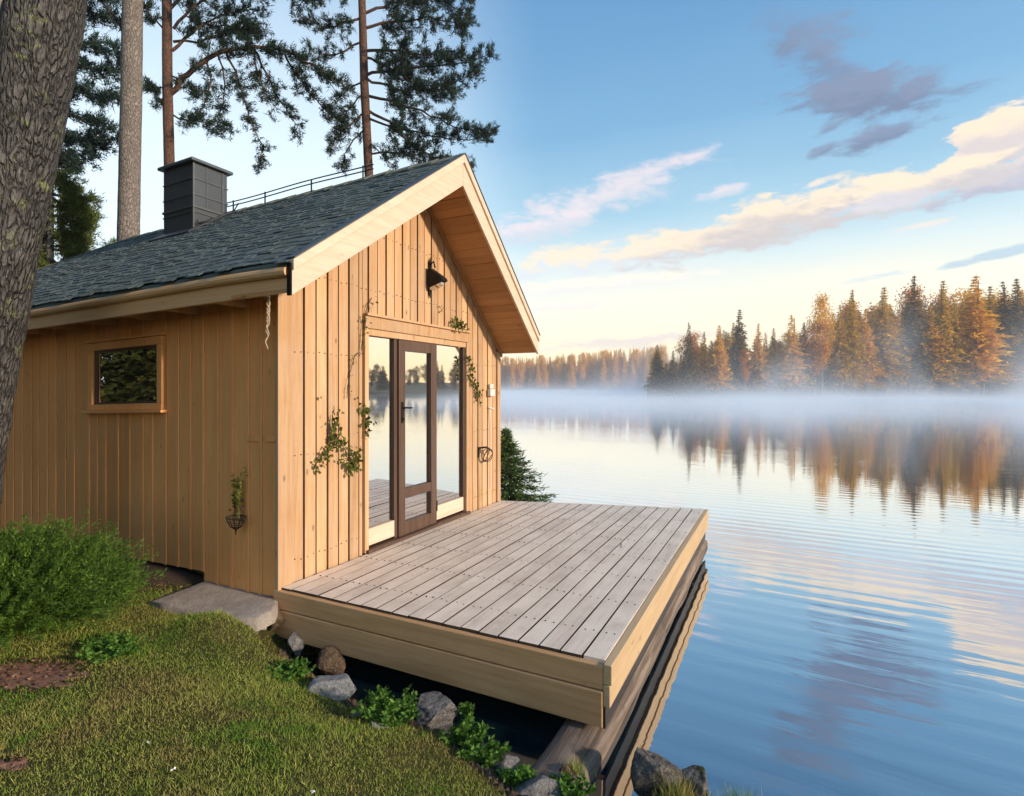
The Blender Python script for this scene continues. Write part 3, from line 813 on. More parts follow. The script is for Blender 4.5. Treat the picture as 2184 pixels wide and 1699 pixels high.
tag(fb.build('fascia_board', M['darkened'], deck), 'lower lake side board, coloured dark to deepen the water reflection')
fb = MB(); fb.hexa([W(far_s(0) + .02, 0, -1.9), W(far_s(DW) + .02, DW, -1.9), W(far_s(DW) - .02, DW, -1.9), W(far_s(0) - .02, 0, -1.9)],
                   [W(far_s(0) + .02, 0, -1.605), W(far_s(DW) + .02, DW, -1.605), W(far_s(DW) - .02, DW, -1.605), W(far_s(0) - .02, 0, -1.605)])
fb.build('fascia_board', M['deck_edge'], deck)
ul = MB(); ul.hexa([W(.02, .03, -1.612), W(3.66, .03, -1.612), W(4.38, DW - .01, -1.612), W(.02, DW - .01, -1.612)], [W(.02, .03, -1.6045), W(3.66, .03, -1.6045), W(4.38, DW - .01, -1.6045), W(.02, DW - .01, -1.6045)])
ul.build('gap_light_blocker', M['foundation'], deck)  # added unseen sheet: stops light through the gaps and darkens the gap lines
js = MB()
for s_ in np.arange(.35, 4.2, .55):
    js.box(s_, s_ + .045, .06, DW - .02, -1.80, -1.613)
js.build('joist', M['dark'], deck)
pk = onz(1325, 1168, ZD); pg = MB(); pg.tube([pk + Vector((0, 0, -.02)), pk + Vector((0, 0, .038))], .009, 8); pg.build('peg', M['steel'], deck)

# logs under the deck's outer edge
lg = MB(); pts = []; rad = []
for f in np.linspace(0, 1, 40):
    s_ = -1.02 + 5.62 * f
    pts.append(W(s_, DW - .045 + .012 * mnoise.noise((s_ * 1.3, 0, 0)), -2.065 + .012 * mnoise.noise((s_ * 1.2, 5, 0)))); rad.append(.072 + .008 * mnoise.noise((s_ * 2, 9, 0)))
lg.tube(pts, rad, 18)
tag(rebase(lg.build('log', M['log'], smooth=True)), 'long slim grey log lying in the water along the outer edge of the deck', 'log', 'logs under the deck')
lg = MB(); pts = []; rad = []
for f in np.linspace(0, 1, 26):
    s_ = -.92 + 2.6 * f
    pts.append(W(s_, 2.545 - .08 * (1 - f) ** 3 + .01 * mnoise.noise((s_ * 1.3, 2, 0)), -2.09 - .02 * (1 - f))); rad.append(.15 + .012 * mnoise.noise((s_ * 2, 19, 0)))
lg.tube(pts, rad, 20)
for i, (x_, y_, z_) in enumerate(lg.v):
    if z_ > -1.985: lg.v[i] = (x_, y_, -1.985 + .25 * (z_ + 1.985) + .006 * mnoise.noise((x_ * 9, y_ * 9, 0)))
tag(rebase(lg.build('log', M['log'], smooth=True)), 'thick flat topped weathered beam running from the bank under the deck corner', 'beam', 'logs under the deck')

# stone slab at the corner
sb = MB()
loop = [onz(315, 1282, -1.69), onz(440, 1236, -1.655), onz(597, 1262, -1.655), onz(585, 1300, -1.66), onz(545, 1318, -1.68), onz(420, 1305, -1.70)]
top = []
for i, p_ in enumerate(loop):
    q_ = loop[(i + 1) % len(loop)]
    for f in (0, .33, .66):
        w_ = p_.lerp(q_, f); top.append(w_ + Vector((.012 * mnoise.noise(w_ * 9), .012 * mnoise.noise(w_ * 9 + Vector((5, 0, 0))), 0)))
cen = sum(top, Vector()) / len(top); n = len(top); sb.v = [tuple(cen)]
for r_, dz in ((.33, 0), (.66, 0), (.93, -.002), (1.0, -.012), (1.02, -.10)):
    for p_ in top:
        q_ = cen.lerp(p_, r_); sb.v.append((q_.x, q_.y, q_.z + dz + (.006 * mnoise.noise(q_ * 6) if r_ < .95 else 0)))
for k in range(n): sb.f.append((0, 1 + k, 1 + (k + 1) % n))
for r_ in range(4):
    for k in range(n):
        k2 = (k + 1) % n; a = 1 + r_ * n; sb.f.append((a + k, a + n + k, a + n + k2, a + k2))
tag(rebase(sb.build('stone_slab', M['slab'], smooth=True)), 'flat pinkish grey stone slab against the cabin corner', 'slab')

# loose gravel and mud clods along the water line
ng = 5200; P = np.stack([rng.uniform(-2.0, 1.6, ng * 6), rng.uniform(2.3, 4.6, ng * 6)], 1); dd = shore_dist(P); P = P[(dd > -.10) & (dd < .16)][:ng]
oc = np.array([(1, 0, 0), (0, 1, 0), (-1, 0, 0), (0, -1, 0), (0, 0, 1), (0, 0, -1)], float); of = [(0, 1, 4), (1, 2, 4), (2, 3, 4), (3, 0, 4), (1, 0, 5), (2, 1, 5), (3, 2, 5), (0, 3, 5)]
gs = rng.gamma(2, .0055, len(P)) + .004; Vg = []
for (x_, y_), g_ in zip(P, gs):
    vv = oc * g_ * rng.uniform(.6, 1.3, (6, 3)) * np.array([1, 1, .6]); a_ = rng.uniform(0, 6.28); c_, s_ = math.cos(a_), math.sin(a_)
    vv = np.column_stack([vv[:, 0] * c_ - vv[:, 1] * s_, vv[:, 0] * s_ + vv[:, 1] * c_, vv[:, 2]]) + np.array([x_, y_, 0])
    Vg.append(vv[np.array(of).ravel()])
Vg = np.concatenate(Vg); zz_ = np.repeat(ground_z(P) + gs * .25, 24); Vg[:, 2] += zz_
tag(np_mesh('bank_gravel', Vg, M['rock_brown']), kind='stuff')

# ------------------------------------------------------------------ stones
import bmesh
def stone(u0, v0, u1, v1, zc, mat, label, seed, flat=.75, sub=5, ang=.0, facet=.92, group='stones along the bank'):
    uc, vc = (u0 + u1) / 2, (v0 + v1) / 2
    y = -zc * F / (vc - HV); x = (uc - CU) / F * y
    rx = (u1 - u0) / 2 / F * y; rz = (v1 - v0) / 2 / F * y * 1.05
    bm = bmesh.new(); bmesh.ops.create_icosphere(bm, subdivisions=sub, radius=1)
    r = random.Random(seed)
    planes = [(Vector((r.gauss(0, 1), r.gauss(0, 1), r.gauss(0, .8))).normalized(), r.uniform(.42, .78)) for _ in range(11)]
    for v in bm.verts:
        p = v.co.copy()
        for nrm, dd in planes:
            h = p.dot(nrm) - dd
            if h > 0: p -= nrm * h * (.55 + facet * .45)
        p += p.normalized() * (.05 * mnoise.noise(p * 2.2 + Vector((seed, 0, 0))) + .045 * mnoise.noise(p * 6 + Vector((seed, 3, 0))) + .02 * mnoise.noise(p * 15))
        v.co = p
    mx = [max(abs(v.co[i]) for v in bm.verts) for i in range(3)]
    for v in bm.verts:
        p = Vector((v.co.x / mx[0] * rx, v.co.y / mx[1] * max(rx * flat, rz * .8), v.co.z / mx[2] * rz))
        v.co = p
    me = bpy.data.meshes.new('stone'); bm.to_mesh(me); bm.free(); me.materials.append(mat)
    me.polygons.foreach_set('use_smooth', [True] * len(me.polygons))
    o = bpy.data.objects.new('stone', me); COL.objects.link(o); o.location = (x, y + .02, zc); o.rotation_euler.z = ang
    return tag(o, label, 'stone', group)
stone(652, 1442, 784, 1500, -1.93, M['rock_light'], 'pale grey angular flat stone at the lawn edge below the deck fascia', 3, .6)
stone(884, 1478, 984, 1556, -2.0, M['rock_grey'], 'speckled grey block stone standing between two leafy weeds on the bank', 5, .7)
stone(776, 1546, 836, 1586, -1.93, M['rock_light'], 'small pale stone sunk in the grass below the leafy weed', 8, .8)
stone(740, 1518, 776, 1542, -1.92, M['rock_light'], 'fist sized pale stone left of the leafy weed on the lawn', 9, .8)
stone(668, 1384, 738, 1448, -1.98, M['rock_brown'], 'rounded dark brown stone in the shade under the deck edge', 12, .8, facet=.1)
stone(608, 1350, 650, 1402, -1.94, M['rock_grey'], 'grey stone half hidden under the left end of the deck fascia', 14)
stone(560, 1298, 624, 1348, -1.80, M['rock_brown'], 'blackish stone wedged under the deck corner beside the slab', 15)
stone(534, 1322, 574, 1352, -1.80, M['rock_light'], 'small pale stone in the grass in front of the blackish stone', 17)
stone(1030, 1614, 1120, 1662, -2.04, M['rock_grey'], 'low grey stone on the bank beside the flat topped beam', 19)
stone(1090, 1668, 1206, 1730, -2.0, M['rock_grey'], 'grey stone at the bottom frame edge below the flat topped beam', 23)
stone(1186, 1636, 1226, 1668, -1.99, M['rock_brown'], 'small tan stone resting on the near end of the flat topped beam', 29)
stone(1345, 1612, 1462, 1730, -2.02, M['rock_moss'], 'large mossy boulder at the water edge right of the logs', 31, .8)
stone(1436, 1652, 1534, 1716, -2.03, M['rock_moss'], 'lower sloping stone joined to the right side of the mossy boulder', 37, .8)

# ------------------------------------------------------------------ plants near by
def weed(u, v, z, w, h, nst, label, seed, mat='weed', leafl=.035, group='weeds on the bank'):
    r = np.random.default_rng(seed); b = onz(u, v, z)
    root = empty('weed', b, label, 'weed', group); st = MB(); C = []; D = []
    for i in range(nst):
        a = r.uniform(0, 2 * math.pi); q = w * math.sqrt(r.random()); hh = h * r.uniform(.55, 1.1) * (1 - .4 * q / w)
        p0 = b + Vector((math.cos(a) * q * .5, math.sin(a) * q * .4, -.02)); p1 = b + Vector((math.cos(a) * q * 1.15, math.sin(a) * q * .8, hh))
        mid = p0.lerp(p1, .55) + Vector((0, 0, hh * .12)); st.tube([p0, mid, p1], [.0022, .0018, .001], 4, False)
        m_ = int(12 * max(1, hh / .16))
        for f in np.linspace(.2, 1, m_):
            pt = p0.lerp(mid, f / .55) if f < .55 else mid.lerp(p1, (f - .55) / .45)
            for sgn in (0, 1):
                C.append(pt); D.append((r.normal(), r.normal() * .8, r.uniform(-.1, .9)))
    st.build('stem', M[mat], root)
    C = np.array([tuple(c) for c in C]); np_mesh('foliage', leaves4(C, np.array(D), r.uniform(.5, 1.2, len(C)) * leafl, r.uniform(.4, .7, len(C)) * leafl, r), M[mat], root, 4)
weed(828, 1540, -1.93, .17, .20, 42, 'bright green leafy weed between the two largest bank stones', 1)
weed(990, 1590, -2.0, .13, .13, 30, 'leafy weed trailing down the bank right of the grey block stone', 2)
weed(1035, 1625, -2.0, .13, .10, 26, 'low leafy weed behind the low grey bank stone', 3)
weed(1105, 1672, -2.0, .10, .07, 22, 'creeping weed at the near end of the flat topped beam', 4)
weed(1215, 1690, -2.0, .10, .06, 24, 'creeping weed to the right of the bottom frame stone', 5)
weed(625, 1440, -1.91, .16, .07, 40, 'dark low tuft of weed left of the pale angular stone', 6)
weed(515, 1335, -1.80, .09, .07, 24, 'tuft of weed growing along the front of the stone slab', 7)
weed(235, 1395, -1.73, .22, .10, 60, 'pale green clump of clover at the foot of the juniper', 8, leafl=.03)
weed(1000, 1530, -2.05, .05, .10, 6, 'thin sprig growing over the water beside the grey block stone', 9)
def tuft(u, v, z, w, h, n, label, seed):
    r = np.random.default_rng(seed); b = onz(u, v, z)
    C = np.column_stack([b.x + r.normal(0, w, n), b.y + r.normal(0, w * .5, n), np.full(n, b.z - .03)])
    D = np.column_stack([r.normal(0, .35, n), r.normal(0, .3, n), np.ones(n)])
    o = np_mesh('grass_tuft', blades(C, D, r.uniform(.4, 1.1, n) * h, r.uniform(.002, .005, n), r), M['grass'])
    tag(rebase(o), label, 'grass tuft', 'grass tufts on the shore')
tuft(1450, 1690, -2.0, .05, .12, 260, 'grass tuft growing on the top of the mossy boulder', 1)
tuft(1580, 1712, -2.05, .05, .11, 220, 'grass tuft at the water edge right of the lower sloping stone', 2)
tuft(1228, 1640, -1.98, .03, .10, 110, 'grass tuft sprouting between the slim log and the flat topped beam', 3)
tuft(1500, 1705, -2.03, .04, .08, 150, 'short grass tuft in front of the lower sloping stone', 4)
r = np.random.default_rng(5)
for (u, v, lab) in ((370, 1652, 'white petal lying on the lawn left of centre, largest of the three'), (668, 1690, 'white petal on the lawn near the bottom frame edge'), (318, 1590, 'tiny white petal on the lawn below the clover')):
    p_ = onz(u, v, -1.72); p_.z = gz(p_.x, p_.y) + .022
    o = np_mesh('petal', leaves4(np.array([tuple(p_)] * 4), r.normal(size=(4, 3)) * np.array([1, 1, .3]), .014, .011, r), M['white'], None, 4)
    tag(rebase(o), lab, 'petal', 'white petals on the lawn')

# juniper bush
jun = empty('juniper_bush', onz(130, 1400, -1.72), 'wide feathery green juniper bush at the left in front of the cabin wall', 'bush')
JB = Vector(jun.location); r = np.random.default_rng(21); C = []; D = []; stm = MB()
JC = JB + Vector((-.40, .14, .34))
for i in range(1500):
    a = r.uniform(0, 2 * math.pi); e = math.asin(r.uniform(-.35, 1.0)); dirv = Vector((math.cos(a) * math.cos(e), math.sin(a) * math.cos(e), math.sin(e)))
    lump = 1 + .20 * mnoise.noise(dirv * 2.3) + .10 * mnoise.noise(dirv * 5.1)
    R = Vector((dirv.x * .70, dirv.y * .52, dirv.z * .46)) * lump * r.uniform(.55, 1.04)
    tip = JC + R
    if tip.z < gz(tip.x, tip.y) + .04: tip.z = gz(tip.x, tip.y) + .04 + .05 * r.random()
    base = JC + R * .42 + Vector((0, 0, -.08)); base.z = max(base.z, gz(base.x, base.y) + .02)
    drift = Vector((.10 + .10 * r.random(), -.02, .05)) * r.uniform(.2, 1)
    end = tip + drift
    if i % 3 == 0: stm.tube([base, base.lerp(end, .5) + Vector((0, 0, .02)), end], [.003, .002, .001], 3, False)
    nseg = 95
    t = r.uniform(.25, 1, nseg); ax = np.array(end - base); ax0 = ax / np.linalg.norm(ax)
    pts = np.array(base)[None] + t[:, None] * ax[None] + r.normal(0, .017, (nseg, 3)) * (1.35 - t[:, None])
    C.append(pts); D.append(ax0[None] * 1.0 + r.normal(0, .55, (nseg, 3)) + np.array([0, 0, .15]))
for (ux, vx) in ((195, 1085), (225, 1112), (175, 1110), (235, 1128), (150, 1115), (245, 1140)):       # a few sprays reaching up along the wall
    e_ = at(ux, vx, JC.y + .02); b_ = JC + Vector((.08, .0, .22)); nseg = 70
    t = r.uniform(.1, 1, nseg); ax = np.array(e_ - b_); C.append(np.array(b_) + t[:, None] * ax + r.normal(0, .016, (nseg, 3))); D.append(ax / np.linalg.norm(ax) + r.normal(0, .6, (nseg, 3)))
C = np.concatenate(C); D = np.concatenate(D); n = len(C)
stm.build('stem', M['branch'], jun)
np_mesh('foliage', blades(C, D, r.uniform(.016, .038, n), r.uniform(.004, .009, n), r), M['juniper'], jun)

# young spruce behind the far end of the deck
ysb = Vector(W(5.0, -.55, -1.9)); ysb = Vector(((1092 - CU) / F * 8.9, 8.9, -1.9))
ys = empty('young_spruce', ysb, 'young green spruce behind the cabin and the far edge of the deck', 'tree')
r = np.random.default_rng(33); tk = MB(); ztop = z_at(918, 8.9)
tk.tube([ysb, Vector((ysb.x - .08, ysb.y, ztop))], [.03, .004], 6); C = []; D = []
H = ztop - ysb.z
for zf in np.linspace(.04, .985, 34):
    z_ = ysb.z + zf * H; R = .80 * (1 - zf) ** 1.2 + .025
    for k in range(8):
        a = r.uniform(0, 6.283); L = R * r.uniform(.65, 1.12); p0 = np.array([ysb.x - .10 * zf, ysb.y, z_]); dv = np.array([math.cos(a), math.sin(a), .25 - .35 * (1 - zf)])
        m_ = int(26 * L / .5) + 8; t = r.uniform(.05, 1, m_)[:, None]
        pts = p0 + t * dv * L + r.normal(0, .02, (m_, 3)); C.append(pts); D.append(dv + r.normal(0, .55, (m_, 3)) + np.array([0, 0, .1]))
        tk.tube([Vector(p0), Vector(p0 + dv * L)], [.006, .002], 3, False)
C = np.concatenate(C); D = np.concatenate(D); n = len(C)
tk.build('trunk', M['branch'], ys); np_mesh('crown', blades(C, D, r.uniform(.05, .11, n), r.uniform(.014, .026, n), r), M['young'], ys)

# ------------------------------------------------------------------ things on the walls
def vine(paths, label, seed, dens=1.0, leafl=.045, n_off=.02, off_s=False):
    """paths: lists of (u, v) followed along the gable wall"""
    r = np.random.default_rng(seed); st = MB(); C = []; D = []; first = None
    P3 = []
    for path in paths:
        pts = []
        for (u, v, *rest) in path:
            s_, z_ = zs(u, v, n_off + .015); pts.append(Vector(W(s_, n_off + .015 + .012 * r.random(), z_)))
        P3.append((pts, path))
    root = empty('vine', P3[0][0][-1], label, 'vine', 'vines on the gable wall')
    for pts, path in P3:
        st.tube(pts, .0035, 5, False)
        for a, b, pa_ in zip(pts[:-1], pts[1:], path):
            dn = pa_[2] if len(pa_) > 2 else 1.0
            m_ = int((b - a).length * 210 * dens * dn)
            for _ in range(m_):
                p_ = a.lerp(b, r.random()); sp = .016 + .03 * dn * r.random()
                ds, dz_ = r.normal(0, sp), r.normal(0, sp)
                C.append((p_.x + .4435 * ds + .8963 * .01 * r.random() * 4, p_.y + .8963 * ds - .4435 * .04 * r.random(), p_.z + dz_))
                w_ = Vector((.4435, .8963, 0)) * r.normal() + Vector((.8963, -.4435, 0)) * r.uniform(.0, .6) + Vector((0, 0, r.normal() - .35))
                D.append(tuple(w_))
    st.build('stem', M['branch'], root)
    C = np.array(C); np_mesh('foliage', leaves4(C, np.array(D), r.uniform(.6, 1.2, len(C)) * leafl, r.uniform(.55, .95, len(C)) * leafl, r), M['vine'], root, 4)
vine([[(708, 885, 1.5), (706, 920, 1.3), (703, 955, 1.2), (684, 975, 1.7), (675, 988)], [(703, 915, .7), (722, 940, 1.0), (738, 965, 2.0), (752, 985, 2.2), (745, 1002, 1.2), (765, 975)]],
     'largest leafy vine, spreading in two arms low on the wall left of the doors', 1, .75)
vine([[(775, 872, 1.8), (779, 895, 1.0), (777, 925)]], 'small leafy sprig at the left door jamb at handle height', 2)
vine([[(790, 640, .25), (782, 655, .3), (775, 690, .35), (772, 720, .3), (770, 750)], [(785, 648, .2), (792, 636)]], 'thin nearly bare vine at the upper left corner of the door frame', 3, 1, .03)
vine([[(745, 800, .15), (740, 825, .1), (738, 850)], [(745, 800, .1), (755, 760, .1), (765, 752, .1), (772, 756)]], 'fine bare twig on the boards halfway up left of the doors', 4, 1, .03)
vine([[(958, 690, .4), (968, 684, 1.4), (980, 695, 1.3), (988, 706, .3), (992, 702)], [(962, 706, .3), (972, 700, .5), (978, 694)]], 'leafy sprig above the right end of the door header', 5, .9)
vine([[(936, 655, .2), (942, 662, .2), (936, 668)]], 'tiny twig on the boards below the iron lantern', 6, 1, .025)
vine([[(995, 760, 1.1), (1004, 785, 1.0), (1000, 805, 1.1), (1014, 825, 1.2), (1018, 848)], [(1018, 840, .1), (1026, 868)]], 'leafy vine hanging on the wall right of the doors', 7, .85)

# iron lantern high on the gable
ls, lz = zs(912, 592); lan = empty('wall_lantern', W(ls, .03, lz), 'black iron lantern with pointed shade high on the gable', 'lantern')
b = MB(); b.box(ls - .018, ls + .018, .022, .034, lz - .20, lz + .17); b.tube([W(ls, .034, lz + .13), W(ls, .08, lz + .17), W(ls, .10, lz + .10)], .009, 6); b.tube([W(ls, .034, lz - .1), W(ls, .08, lz - .13)], .008, 6)
b.tube([W(ls, .032, lz - .20), W(ls, .034, lz - .24)], [.014, .003], 6); b.tube([W(ls, .032, lz + .17), W(ls, .034, lz + .22)], [.014, .003], 6)
b.build('bracket', M['iron'], lan)
b = MB()
tri = [(.045, .10), (.045, -.13), (.235, -.055), (.215, -.02)]
b.hexa([W(ls - .06, n_, lz + z_) for n_, z_ in tri], [W(ls + .06, n_, lz + z_) for n_, z_ in tri])
b.build('shade', M['iron'], lan, bevel=.006)
b = MB(); b.hexa([W(ls - .045, .06, lz - .15), W(ls + .045, .06, lz - .15), W(ls + .03, .2, lz - .10), W(ls - .03, .2, lz - .10)],
                 [W(ls - .045, .06, lz - .128), W(ls + .045, .06, lz - .128), W(ls + .03, .2, lz - .075), W(ls - .03, .2, lz - .075)])
b.build('lamp_glass', M['glass_side'], lan)

# white utility box with cable at the right end of the gable
us, uz = zs(1046, 838, .04); ub = empty('utility_box', W(us, .036, uz), 'small white utility box with cable at the right end of the gable', 'utility box')
b = MB(); b.box(us - .075, us + .05, .037, .085, uz - .045, uz + .045); b.build('box', M['white'], ub, bevel=.006)
b = MB(); b.box(us - .05, us + .035, .037, .07, uz + .055, uz + .115); b.build('cover', M['white'], ub, bevel=.006)
b = MB(); b.tube([W(us, .05, uz - .04), W(us + .01, .045, uz - .2), W(us - .02, .045, uz - .24), W(us + .02, .043, uz - .5), W(us + .02, .043, uz - 1.3)], .006, 6); b.tube([W(us - .06, .046, uz - .2), W(us + .09, .046, uz - .22)], .007, 6)
b.build('cable', M['white'], ub)
# iron hook with a coil of wire
hs, hz = zs(1024, 962, .03); hk = empty('wall_hook', W(hs, .03, hz), 'black iron hook with looped wire low on the wall right of the doors', 'hook')
b = MB(); b.box(hs - .05, hs - .02, .022, .034, hz - .08, hz + .05); b.tube([W(hs - .035, .034, hz + .04), W(hs + .02, .12, hz + .05), W(hs + .05, .16, hz + .01)], .013, 6); b.build('hook', M['iron'], hk)
b = MB()
for q, (rr_, sh_) in enumerate(((.085, 0), (.075, .015), (.092, -.012))):
    b.tube([W(hs + .06 + rr_ * 1.1 * math.sin(t) * .8, .10 + .04 * math.sin(t + q) + sh_, hz - .06 + rr_ * math.cos(t)) for t in np.linspace(0, 6.283, 22)], .0055, 5, False)
b.build('wire_loop', M['wire'], hk)

# wire hanging basket with a plant on the side wall
bn_ = n_of(508, -.09); by = W(-.09, bn_, 0)[1]; zt, zm, zb = z_at(1075, by), z_at(1100, by), z_at(1126, by)
bk_ = empty('wire_basket', W(-.09, bn_, zb), 'black wire hanging basket on the side wall near the cabin corner', 'basket')
b = MB()
def ring(rad, z): return [W(-.11 + rad * .75 * math.sin(t), bn_ + rad * math.cos(t), z) for t in np.linspace(0, 6.283, 25)]
b.tube(ring(.085, zm), .005, 5, False); b.tube(ring(.070, zm - .04), .003, 5, False); b.tube(ring(.045, zm - .075), .003, 5, False)
for t in np.linspace(0, 6.283, 15)[:-1]:
    b.tube([W(-.11 + rr_ * .75 * math.sin(t), bn_ + rr_ * math.cos(t), z_) for rr_, z_ in ((.085, zm), (.078, zm - .03), (.05, zm - .075), (.006, zb))], .0028, 4, False)
    if int(t * 10) % 3 == 0: pass
b.tube([W(-.11, bn_, zb), W(-.11, bn_, zb - .045)], [.008, .003], 5)
b.build('bowl', M['iron'], bk_)
b = MB()
for t in (0.5, 2.6, 4.7): b.tube([W(-.11 + .06 * math.sin(t), bn_ + .085 * math.cos(t), zm), W(-.09, bn_, zt + .0)], .003, 4, False)
b.tube([W(-.09, bn_, zt), W(-.05, bn_, zt + .05), W(-.046, bn_, zt + .02)], .005, 5); b.tube([W(-.05, bn_ - .02, zm), W(-.16, bn_ + .14, zm - .02)], .005, 5)
b.build('hanger', M['iron'], bk_)
r = np.random.default_rng(61); pz = z_at(1030, by)
pl = empty('hanging_plant', W(-.09, bn_, zm - .01), 'small yellow green plant climbing out of the wire basket', 'plant'); C = []; D = []; b = MB()
for k in range(7):
    e_ = W(-.08 + r.normal(0, .015), bn_ + r.normal(0, .03), pz + .12 * r.random()); b0 = W(-.1, bn_ + r.normal(0, .02), zm - .01)
    b.tube([b0, e_], [.002, .001], 4, False)
    for _ in range(20): 
        f = r.uniform(.2, 1); C.append([b0[i] + (e_[i] - b0[i]) * f + r.normal(0, .012) for i in range(3)]); D.append(r.normal(size=3) + np.array([0, 0, .4]))
b.build('stem', M['vine'], pl)
b = MB(); b.tube([W(-.07, bn_, pz), W(-.05, bn_ + .005, z_at(995, by))], [.002, .001], 4, False); b.build('dry_twig', M['branch'], pl); np_mesh('foliage', leaves4(np.array(C), np.array(D), .034, .022, r), M['vine'], pl, 4)

# frayed rope hanging from the eave
rn = n_of(570, -.12); ry_ = W(-.12, rn, 0)[1]; rp = empty('rope', W(-.12, rn, z_at(612, ry_)), 'frayed pale rope hanging from the eave by the cabin corner', 'rope')
b = MB(); r2 = random.Random(3)
for q in range(3):
    b.tube([W(-.12 + .009 * math.sin(t * 26 + q * 2.1), rn + .009 * math.cos(t * 26 + q * 2.1) + .012 * math.sin(t * 4), z_at(612, ry_) + (z_at(745 - 18 * q, ry_) - z_at(612, ry_)) * t) for t in np.linspace(0, 1, 46)], [.009 - .005 * t for t in np.linspace(0, 1, 46)], 5)
b.build('strand', M['rope'], rp)
b = MB(); 
for q in range(4): b.tube([W(-.12 + .03 * math.sin(t + q), rn + .035 * math.cos(t * 1.3 + q), z_at(618 + 5 * q, ry_)) for t in np.linspace(0, 6, 14)], .012, 5)
b.build('knot', M['rope'], rp)

# ------------------------------------------------------------------ near pines
def trunk_mesh(pts, rad, mat, parent, sides=28, rough=.0, seg=60, seed=0):
    mb = MB(); P_ = []; R_ = []
    n = len(pts)
    for f in np.linspace(0, 1, seg):
        x = f * (n - 1); i = min(int(x), n - 2); t = x - i
        P_.append(Vector(pts[i]).lerp(Vector(pts[i + 1]), t)); R_.append(rad[i] + (rad[i + 1] - rad[i]) * t)
    mb.tube(P_, R_, sides)
    if rough:
        for k in range(len(P_)):
            for j in range(sides):
                i = k * sides + j; v = Vector(mb.v[i]); d = (v - P_[k])
                h = mnoise.noise(Vector((v.x * 9, v.y * 9, v.z * 2.2)) + Vector((seed, 0, 0))) + .6 * mnoise.noise(Vector((v.x * 24, v.y * 24, v.z * 6)) + Vector((0, seed, 0)))
                mb.v[i] = tuple(P_[k] + d * (1 + rough * h))
    return mb.build('trunk', mat, parent, smooth=True)

t1 = empty('pine_tree', at(-95, 1240, 4.0), 'thick leaning old pine trunk with lichen at the left edge of the photo', 'tree', 'pines round the cabin')
trunk_mesh([at(-165, 1330, 4), at(-92, 1000, 4), at(-60, 800, 4), at(-2, 500, 4), at(54, 250, 4), at(101, 0, 4), at(150, -320, 4), at(190, -700, 4)],
           [.31, .258, .25, .24, .23, .222, .21, .20], M['bark_near'], t1, 72, .055, 240, 4)
t0 = empty('pine_tree', at(-70, 1240, 6.4), 'pine trunk cut off by the left frame edge behind the leaning trunk', 'tree', 'pines round the cabin')
trunk_mesh([at(-190, 1250, 6.4), at(-60, 300, 6.4), at(-5, 0, 6.4), at(40, -400, 6.4)], [.24, .20, .18, .17], M['bark_grey'], t0, 36, .04, 90, 6)

def pine(base_uv, depth, tr_uv, rad, bark_m, branches, label, seed, needle='needle', top=True, tuftL=.145, dens=1.0, name='pine_tree'):
    r = np.random.default_rng(seed)
    b0 = at(base_uv[0], base_uv[1], depth)
    gb = Vector((b0.x, b0.y, gz(b0.x, b0.y) - .1))
    root = empty(name, gb, label, 'shrub' if name == 'shrub' else 'tree', 'pines round the cabin' if name == 'pine_tree' and 'pine' in label else None)
    pts = [gb] + [at(u, v, depth) for u, v in tr_uv]
    trunk_mesh(pts, rad, M[bark_m], root, 24, .03, 120, seed)
    br = MB(); C = []; D = []
    px = depth / F
    for path, thick, spread, dn in branches:
        dy = r.uniform(-1, 1) * spread * .6 * px
        P_ = []
        for i, (u, v) in enumerate(path):
            y = depth + dy * i / max(1, len(path) - 1); P_.append(at(u, v, y))
        Q = []                                    # densify and add wobble
        for a, b in zip(P_[:-1], P_[1:]):
            m_ = max(2, int((b - a).length / .25))
            for f in np.linspace(0, 1, m_, endpoint=False): Q.append(a.lerp(b, f) + Vector(r.normal(0, .025, 3)))
        Q.append(P_[-1])
        R_ = [thick * (1 - .85 * k / len(Q)) for k in range(len(Q))]
        br.tube(Q, R_, 6, False)
        nq = len(Q)
        for k in range(nq):
            f = k / nq
            if f < .14: continue
            for _ in range(max(1, int(r.poisson(5.2 * dn)))):
                d0 = (Q[min(k + 1, nq - 1)] - Q[max(k - 1, 0)]).normalized()
                sd = Vector(r.normal(size=3)); sd = (sd - d0 * sd.dot(d0)).normalized()
                L = spread * px * r.uniform(.25, 1.0) * (1.1 - .45 * f)
                tw = (d0 * r.uniform(.3, 1.0) + sd * r.uniform(.5, 1.1) + Vector((0, 0, -.18))).normalized()
                e1 = Q[k] + tw * L * .55; e2 = e1 + (tw + Vector((0, 0, .35)) + Vector(r.normal(0, .3, 3))).normalized() * L * .45
                br.tube([Q[k], e1, e2], [.012, .008, .004], 3, False)
                nt_ = max(2, int(L / .085))
                for q in range(nt_):
                    g = .25 + .75 * (q + r.random()) / nt_
                    p_ = Q[k].lerp(e1, g / .55) if g < .55 else e1.lerp(e2, (g - .55) / .45)
                    p_ = p_ + Vector(r.normal(0, .05, 3))
                    m_ = 17
                    ax = np.array(tw) + np.array([0, 0, .5])
                    C.append(np.array(p_)[None] + r.normal(0, .035, (m_, 3))); D.append(ax[None] * .8 + r.normal(0, .62, (m_, 3)))
    br.build('branch', M['branch'] if bark_m != 'bark_red' else M['bark_red'], root)
    C = np.concatenate(C); D = np.concatenate(D); n = len(C)
    np_mesh('crown', blades(C, D, r.uniform(.55, 1.15, n) * tuftL, r.uniform(.11, .20, n) * tuftL, r), M[needle], root)
    return root

def fan(u0, v0, specs, thick=.05, spread=60, dn=1.0):
    return [([(u0, v0)] + p, thick, sp if sp else spread, dn) for p, sp in specs]

